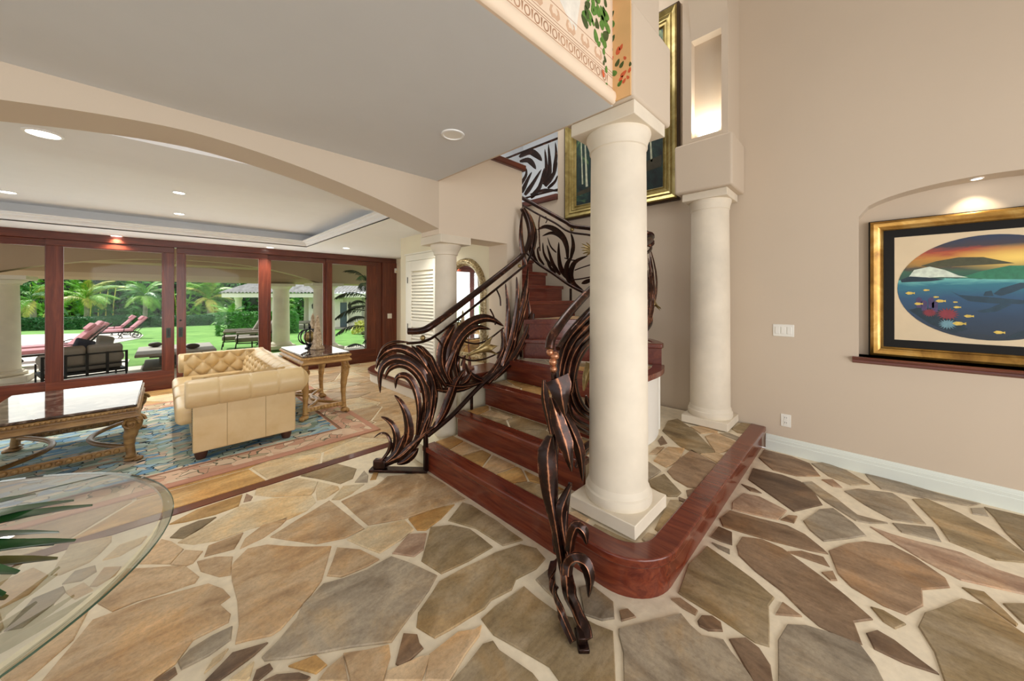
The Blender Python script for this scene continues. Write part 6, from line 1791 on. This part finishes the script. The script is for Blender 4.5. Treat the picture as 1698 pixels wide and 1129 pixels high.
for i, (x, y, lab) in enumerate(((-0.15, 12.22, 'dark decorative stone at the left of the grey slab table'), (0.48, 11.2, 'dark decorative stone at the right of the grey slab table'))):
    mb = MB(); zt = ZP + .36
    mb.sphere((0, 0, .06), .10, 12, 8, (1.25, .9, .62))
    mb.v = [(a_ * (1 + .12 * noise.noise(Vector((a_ * 9, b_ * 9, d * 9 + i)))), b_ * (1 + .12 * noise.noise(Vector((b_ * 9, a_ * 9, d * 9)))), max(0, d)) for a_, b_, d in mb.v]
    o = obj('river_stone', mb, 'river_stone', loc=(x, y, zt), fix=False); tag(o, lab, 'stone', 'stones on the slab table')
def chair(lab, px, py, yaw, wd=1.0):
    c = gnd(px, py)
    T = thing('lounge_chair', lab, 'chair', (c.x, c.y, c.z + .012), yaw, 'taupe lounge chairs on the lawn')
    obj('seat_cushion', MB().box(-.45, -.34, .26, .35, .34, .40), 'taupe_cushion', T, bevel=0.04, bseg=3, smooth=60)
    bk = obj('back_cushion', MB().box(0, -.33, 0, .16, .33, .74), 'taupe_cushion', T, bevel=0.05, bseg=3, smooth=60); bk.location = (.22, 0, .36); bk.rotation_euler.y = math.radians(28)
    for y in (-.37, .37):
        obj('frame_side', MB().tube([(-.45, y, 0), (-.42, y, .24), (.30, y, .22), (.38, y, .34), (.66, y, 1.02)], .02, 6), 'outdoor_frame', T, fix=False)
        obj('leg', MB().box(.30, y - .018, 0, .336, y + .018, .23), 'outdoor_frame', T, smooth=0)
        obj('arm_pad', MB().box(-.42, y - .06, .50, .36, y + .06, .58), 'taupe_cushion', T, bevel=0.03, bseg=3, smooth=60)
        obj('arm_post', MB().box(-.40, y - .015, .22, -.37, y + .015, .5), 'outdoor_frame', T, smooth=0)
chair('taupe lounge chair on the lawn beyond the sofa back', 398, 576, math.radians(-8))
chair('second taupe lounge chair, partly behind the door stile', 420, 579, math.radians(-8))
# ---- planting
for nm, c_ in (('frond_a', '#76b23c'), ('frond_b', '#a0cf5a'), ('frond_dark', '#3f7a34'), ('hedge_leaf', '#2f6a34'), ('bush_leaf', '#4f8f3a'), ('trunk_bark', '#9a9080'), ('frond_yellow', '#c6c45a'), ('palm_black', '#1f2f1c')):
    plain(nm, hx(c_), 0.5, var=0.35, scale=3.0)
for nm in ('frond_a', 'frond_b', 'frond_yellow', 'bush_leaf', 'hedge_leaf', 'frond_dark'):
    nt = MATS[nm].node_tree; b = nt.nodes['Principled BSDF']
    b.inputs['Transmission Weight'].default_value = 0.0
    b.inputs['Subsurface Weight'].default_value = 0.0
def frond_mesh(L, droop, npair, lw, ll, up0, seed):
    r = random.Random(seed); mb = MB(); rach = []
    for k in range(13):
        f = k / 12; rach.append(Vector((L * (f - .12 * f * f), 0, L * (up0 * f - droop * f * f))))
    mb.tube(rach, [.03 * L / 2 * (1 - .8 * k / 12) for k in range(13)], 4)
    for k in range(npair):
        f = .1 + .9 * k / npair; i = min(11, int(f * 12)); p = rach[i].lerp(rach[i + 1], f * 12 - i); d = (rach[i + 1] - rach[i]).normalized()
        for s_ in (-1, 1):
            side = Vector((0, s_, 0)); le = ll * math.sin(math.pi * (0.15 + 0.8 * f)) * r.uniform(.85, 1.1)
            dirv = (d * .75 + side * .8 + Vector((0, 0, -.25 + r.uniform(-.12, .12)))).normalized()
            e = p + dirv * le + Vector((0, 0, -.28 * le)); m = p + dirv * le * .5
            n_ = dirv.cross(Vector((0, 0, 1))).normalized() * lw
            mb.add([p - n_ * .4, p + n_ * .4, m + n_, e, m - n_], [(0, 1, 2, 4), (4, 2, 3)])
    return mb
def palm(lab, px, py, H, L, n, mats, seed, loc=None, tr=0.13, stems=1, name='palm_tree', droop=.75, grp='palms behind the lawn'):
    c = loc or gnd(px, py); r = random.Random(seed)
    T = thing(name, lab, 'palm', (c.x, c.y, c.z), 0, grp)
    obj('trunk', MB().tube([(0, 0, -.05), (.03, .02, H * .5), (0, 0, H)], [tr * 1.2, tr, tr * .8], 8), 'trunk_bark', T, fix=False)
    src = []
    for v_ in range(3):
        src.append(frond_mesh(L, droop, 24, .017 * L / 1.5, .30 * L / 1.2, .62, seed + v_))
    meshes = []
    for k in range(n):
        v_ = k % 3
        if len(meshes) <= v_:
            o = obj('frond', src[v_], mats[v_ % len(mats)], T, fix=False, smooth=0); meshes.append(o)
        else:
            o = meshes[v_].copy(); COL.objects.link(o); o.parent = T
        o.location = (0, 0, H - .05)
        o.rotation_euler = (0, math.radians(r.uniform(-62, 30)) , 2 * math.pi * k * .382 + r.uniform(-.2, .2))
        s_ = r.uniform(.8, 1.1); o.scale = (s_, s_, s_)
    return T
FM = ('frond_b', 'frond_a', 'frond_yellow')
palm('bright green palm behind the far loungers', 143, 541, 1.9, 2.2, 26, FM, 3)
palm('bright green palm in the middle of the lawn edge', 346, 536, 2.0, 2.5, 24, FM, 5)
palm('palm with hanging fronds beside the left column', 54, 545, 1.8, 1.9, 20, ('frond_a', 'frond_dark', 'frond_yellow'), 8)
palm('broad leafy palm left of the white cabana', 408, 541, 0.6, 1.35, 20, ('frond_a', 'frond_b', 'frond_dark'), 12, loc=at_t(384, 19.5))
palm('palm between the two bright palms', 232, 539, 2.2, 2.0, 22, ('frond_a', 'frond_dark', 'frond_b'), 15, loc=at_t(240, 26.5))
palm('palm seen through the open cabana', 498, 545, 1.2, 1.7, 18, ('frond_a', 'frond_b', 'frond_dark'), 19, loc=at_t(498, 31))
def leaf_cloud(n, rx, ry, rz, ls, seed, box=False):
    r = random.Random(seed); mb = MB()
    for _ in range(n):
        if box:
            p = Vector((r.uniform(-rx, rx), r.uniform(-ry, ry), r.uniform(0, rz)))
            f = r.choice((0, 1, 2))
            if f == 0: p.z = rz
            elif f == 1: p.y = -ry
            else: p.x = r.choice((-rx, rx))
            p += Vector((r.uniform(-.04, .04), r.uniform(-.04, .04), r.uniform(-.04, .04)))
        else:
            while True:
                p = Vector((r.uniform(-1, 1), r.uniform(-1, 1), r.uniform(0, 1)))
                if p.length < 1 and p.length > .45: break
            p = Vector((p.x * rx, p.y * ry, p.z * rz))
        d = Vector((r.gauss(0, 1), r.gauss(0, 1), r.gauss(0.1, .7))).normalized(); s_ = ls * r.uniform(.6, 1.3)
        x = d.cross(Vector((r.gauss(0, 1), r.gauss(0, 1), r.gauss(0, 1)))).normalized() * s_ * .32
        mb.add([p - d * s_, p + x - d * s_ * .1, p + d * s_, p - x - d * s_ * .1], [(0, 1, 2, 3)])
    return mb
PXW = lambda px, t: at_t(px, t)
# hedge along the end of the lawn: one clipped plant row per side of the palms
for i, (a, b_, lab) in enumerate((((30, 548), (236, 543), 'low clipped hedge behind the loungers'), ((246, 542), (392, 537), 'low clipped hedge along the end of the lawn'))):
    p0 = gnd(*a); p1 = gnd(*b_); L = (p1 - p0).length; yaw = math.atan2(p1.y - p0.y, p1.x - p0.x)
    T = thing('clipped_hedge', lab, 'hedge', (p0 + p1) / 2, yaw)
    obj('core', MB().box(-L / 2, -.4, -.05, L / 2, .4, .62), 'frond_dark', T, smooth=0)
    o = obj('foliage', leaf_cloud(4200, L / 2, .45, .70, .10, 40 + i, True), 'hedge_leaf', T, fix=False, smooth=0); o['kind'] = 'stuff'
    if abs(math.cos(yaw)) > 2: pass
T = thing('clipped_hedge', 'taller clipped hedge block beside the white cabana', 'hedge', at_t(428, 17.5), math.radians(-6))
obj('core', MB().box(-1.2, -.5, -.05, 1.7, .5, .95), 'frond_dark', T, smooth=0)
o = obj('foliage', leaf_cloud(3500, 1.55, .56, 1.05, .09, 47, True), 'bush_leaf', T, fix=False, smooth=0); o['kind'] = 'stuff'
T = thing('clipped_hedge', 'dark round shrub beside the slim pale column', 'hedge', at_t(449, 12.6))
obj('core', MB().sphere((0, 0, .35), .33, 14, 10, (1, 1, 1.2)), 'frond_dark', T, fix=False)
o = obj('foliage', leaf_cloud(900, .45, .45, .85, .07, 48), 'hedge_leaf', T, fix=False, smooth=0); o['kind'] = 'stuff'
# background thicket
protos = []
rb_ = random.Random(12)
labs = ['dense tropical shrub, leftmost of the thicket', 'tropical shrub behind the hanging palm', 'tropical shrub left of the bright palm', 'tropical shrub behind the bright palm', 'tropical shrub right of the bright palm', 'tropical shrub behind the far loungers', 'tropical shrub left of the middle palm', 'tropical shrub behind the middle palm', 'tropical shrub right of the middle palm', 'tropical shrub left of the cabana roof', 'tropical shrub behind the cabana', 'tropical shrub seen through the cabana posts', 'tropical shrub far right behind the cabana']
for i, px in enumerate((10, 48, 92, 130, 172, 214, 256, 296, 338, 380, 424, 470, 520)):
    t = 29.5 + (i % 2) * 3.6; p = at_t(px, t)
    T = thing('tropical_shrub', labs[i], 'shrub', p, rb_.uniform(0, 6), 'thicket behind the lawn')
    if i < 3:
        a = obj('foliage', leaf_cloud(2400, 1.45, 1.45, 5.2, .30, 60 + i), ('bush_leaf', 'frond_dark', 'frond_a')[i], T, fix=False, smooth=0); a['kind'] = 'stuff'
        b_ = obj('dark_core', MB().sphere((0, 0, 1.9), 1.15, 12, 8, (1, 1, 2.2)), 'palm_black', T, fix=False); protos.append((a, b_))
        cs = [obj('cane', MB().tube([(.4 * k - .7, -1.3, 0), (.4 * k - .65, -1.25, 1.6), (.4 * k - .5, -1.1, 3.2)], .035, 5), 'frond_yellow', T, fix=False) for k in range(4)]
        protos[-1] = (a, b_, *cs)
    else:
        for s_ in protos[i % 3]:
            c2 = s_.copy(); COL.objects.link(c2); c2.parent = T
# ---- white cabana
plain('cabana_wall', hx('#efe8d8'), 0.8, var=0.02)
streaked('roof_tile', [(0.25, hx('#8f8884')), (0.5, hx('#b3aeab')), (0.8, hx('#cdc9c7'))], 0.8, 3.0, (1, 1, 1), 0.2)
TC = 22.0
c0 = at_t(505, TC); zb = c0.z; ze = CAM_H - 0.02
CB = thing('garden_cabana', 'white garden cabana with a pale tiled roof and open posts', 'building', (c0.x, c0.y, zb), math.radians(-38))
# local frame: x to the right along the picture, y away
Hh = ze - zb
def lx(px, t=TC): return (px - 505) / FPX * t
for px in (401, 453, 486):
    obj('post', MB().lathe([(.24, 0), (.24, .1), (.19, .14), (.17, Hh - .2), (.22, Hh - .1), (.22, Hh)], (lx(px), 0.2 if px != 486 else 2.0, 0), 14), 'cabana_wall', CB)
obj('wall', MB().box(lx(509), .2, 0, lx(564), 3.0, Hh), 'cabana_wall', CB, smooth=0)
obj('wall', MB().box(lx(564), .35, 0, lx(640), 3.0, Hh), 'cabana_wall', CB, smooth=0)
plain('door_blue', hx('#4f5c66'), 0.3)
dr = obj('door', MB().box(lx(560), .12, .05, lx(571), .2, Hh - .35), 'door_blue', CB, bevel=0.01)
obj('door_frame', MB().box(lx(558), .10, .05, lx(560), .2, Hh - .25).box(lx(571), .10, .05, lx(573), .2, Hh - .25), 'cabana_wall', CB, smooth=0)
for px in (519, 576):
    w = obj('wall_lantern', MB().lathe([(.06, 0), (.10, .04), (.12, .26), (.05, .34), (.01, .42)], (lx(px), .02, Hh - .75), 8), 'black', CB, smooth=0)
    obj('bracket', MB().tube([(lx(px), .2, Hh - .35), (lx(px), .02, Hh - .33)], .02, 5), 'black', w, fix=False)
obj('downspout', MB().box(lx(594), .22, 0, lx(597), .34, Hh), 'grey_slab', CB, smooth=0)
obj('fascia_board', MB().box(lx(392), -.75, Hh - .02, lx(640), -.65, Hh + .22), 'cabana_wall', CB, smooth=0)
obj('eave_soffit', MB().box(lx(392), -.66, Hh + .0, lx(640), 3.2, Hh + .06), 'cabana_wall', CB, smooth=0)
rows = []; nx = 190; x0_, x1_ = lx(389), lx(645)
for j in range(13):
    f = j / 12; y_ = -.85 + 3.2 * f; z_ = Hh + .22 + 1.5 * f + (0.02 * (j % 2))
    xa = x0_ + f * 2.4
    rows.append([(lerp(xa, x1_, i / nx), y_, z_ + .10 * abs(math.sin(i * math.pi / 4))) for i in range(nx + 1)])
obj('tiled_roof', MB().grid(rows), 'roof_tile', CB, smooth=0, fix=False)
mb = MB().add([rows[0][0], rows[-1][0], (x0_ + 2.4, 5.6, rows[-1][0][2]), (x0_, 3.4, Hh + .22)], [(0, 1, 2, 3)])
obj('hip_roof', mb, 'roof_tile', CB, smooth=0, fix=False)
struct(obj('floor_cabana', MB().box(lx(420), -1.0, 0.0, lx(640), 3.2, .03), 'grey_slab', loc=(c0.x, c0.y, zb), rotz=math.radians(-38), smooth=0), 'paved floor of the cabana')
p = at_t(490, TC - .6); 
T = thing('cabana_chaise', 'taupe chaise lounge inside the white cabana', 'chair', (p.x, p.y, zb + .03), math.radians(-38))
obj('seat_cushion', MB().box(-.5, -.35, .3, .75, .35, .46), 'taupe_cushion', T, bevel=0.04, smooth=60)
o = obj('back_cushion', MB().box(0, -.35, 0, .14, .35, .8), 'grey_slab_dark', T, bevel=0.04, smooth=60); o.location = (-.5, 0, .42); o.rotation_euler.y = -math.radians(22)
for x in (-.42, .65):
    for y in (-.3, .3): obj('leg', MB().box(x - .03, y - .03, 0, x + .03, y + .03, .3), 'outdoor_frame', T, smooth=0)
T = thing('yellow_shrub', 'small yellow-green shrub in front of the cabana wall', 'shrub', at_t(600, 17.5))
o = obj('foliage', leaf_cloud(400, .5, .5, .7, .10, 77), 'frond_yellow', T, fix=False, smooth=0); o['kind'] = 'stuff'
obj('stem', MB().tube([(0, 0, 0), (0, 0, .4)], .03, 6), 'trunk_bark', T, fix=False)
# ---- dark palm just outside the last door
p = dp(607, 570, 9.7); p.z = ZP
T = thing('slender_palm', 'slender dark-fronded palm just outside the last sliding door', 'palm', p)
obj('stem', MB().tube([(0, 0, -.02), (-.02, 0, .9), (.03, 0, 2.1)], [.035, .03, .02], 7), 'trunk_bark', T, fix=False)
fm = frond_mesh(1.0, .55, 16, .026, .32, .5, 90); src = None; rp = random.Random(4)
for k, h in enumerate((.25, .35, .75, .85, 1.15, 1.2, 1.55, 1.6, 1.95, 2.0, 2.05, 1.3, .5, 1.0, 1.4, 1.75, 2.08, .15)):
    if src is None: src = obj('frond', fm, 'palm_black', T, fix=False, smooth=0); o = src
    else: o = src.copy(); COL.objects.link(o); o.parent = T
    o.location = (0, 0, h); o.rotation_euler = (0, math.radians(rp.uniform(-25, 15)), math.radians((115 if k % 3 else 300) + rp.uniform(-50, 50))); s_ = rp.uniform(.7, 1.0); o.scale = (s_, s_, s_)
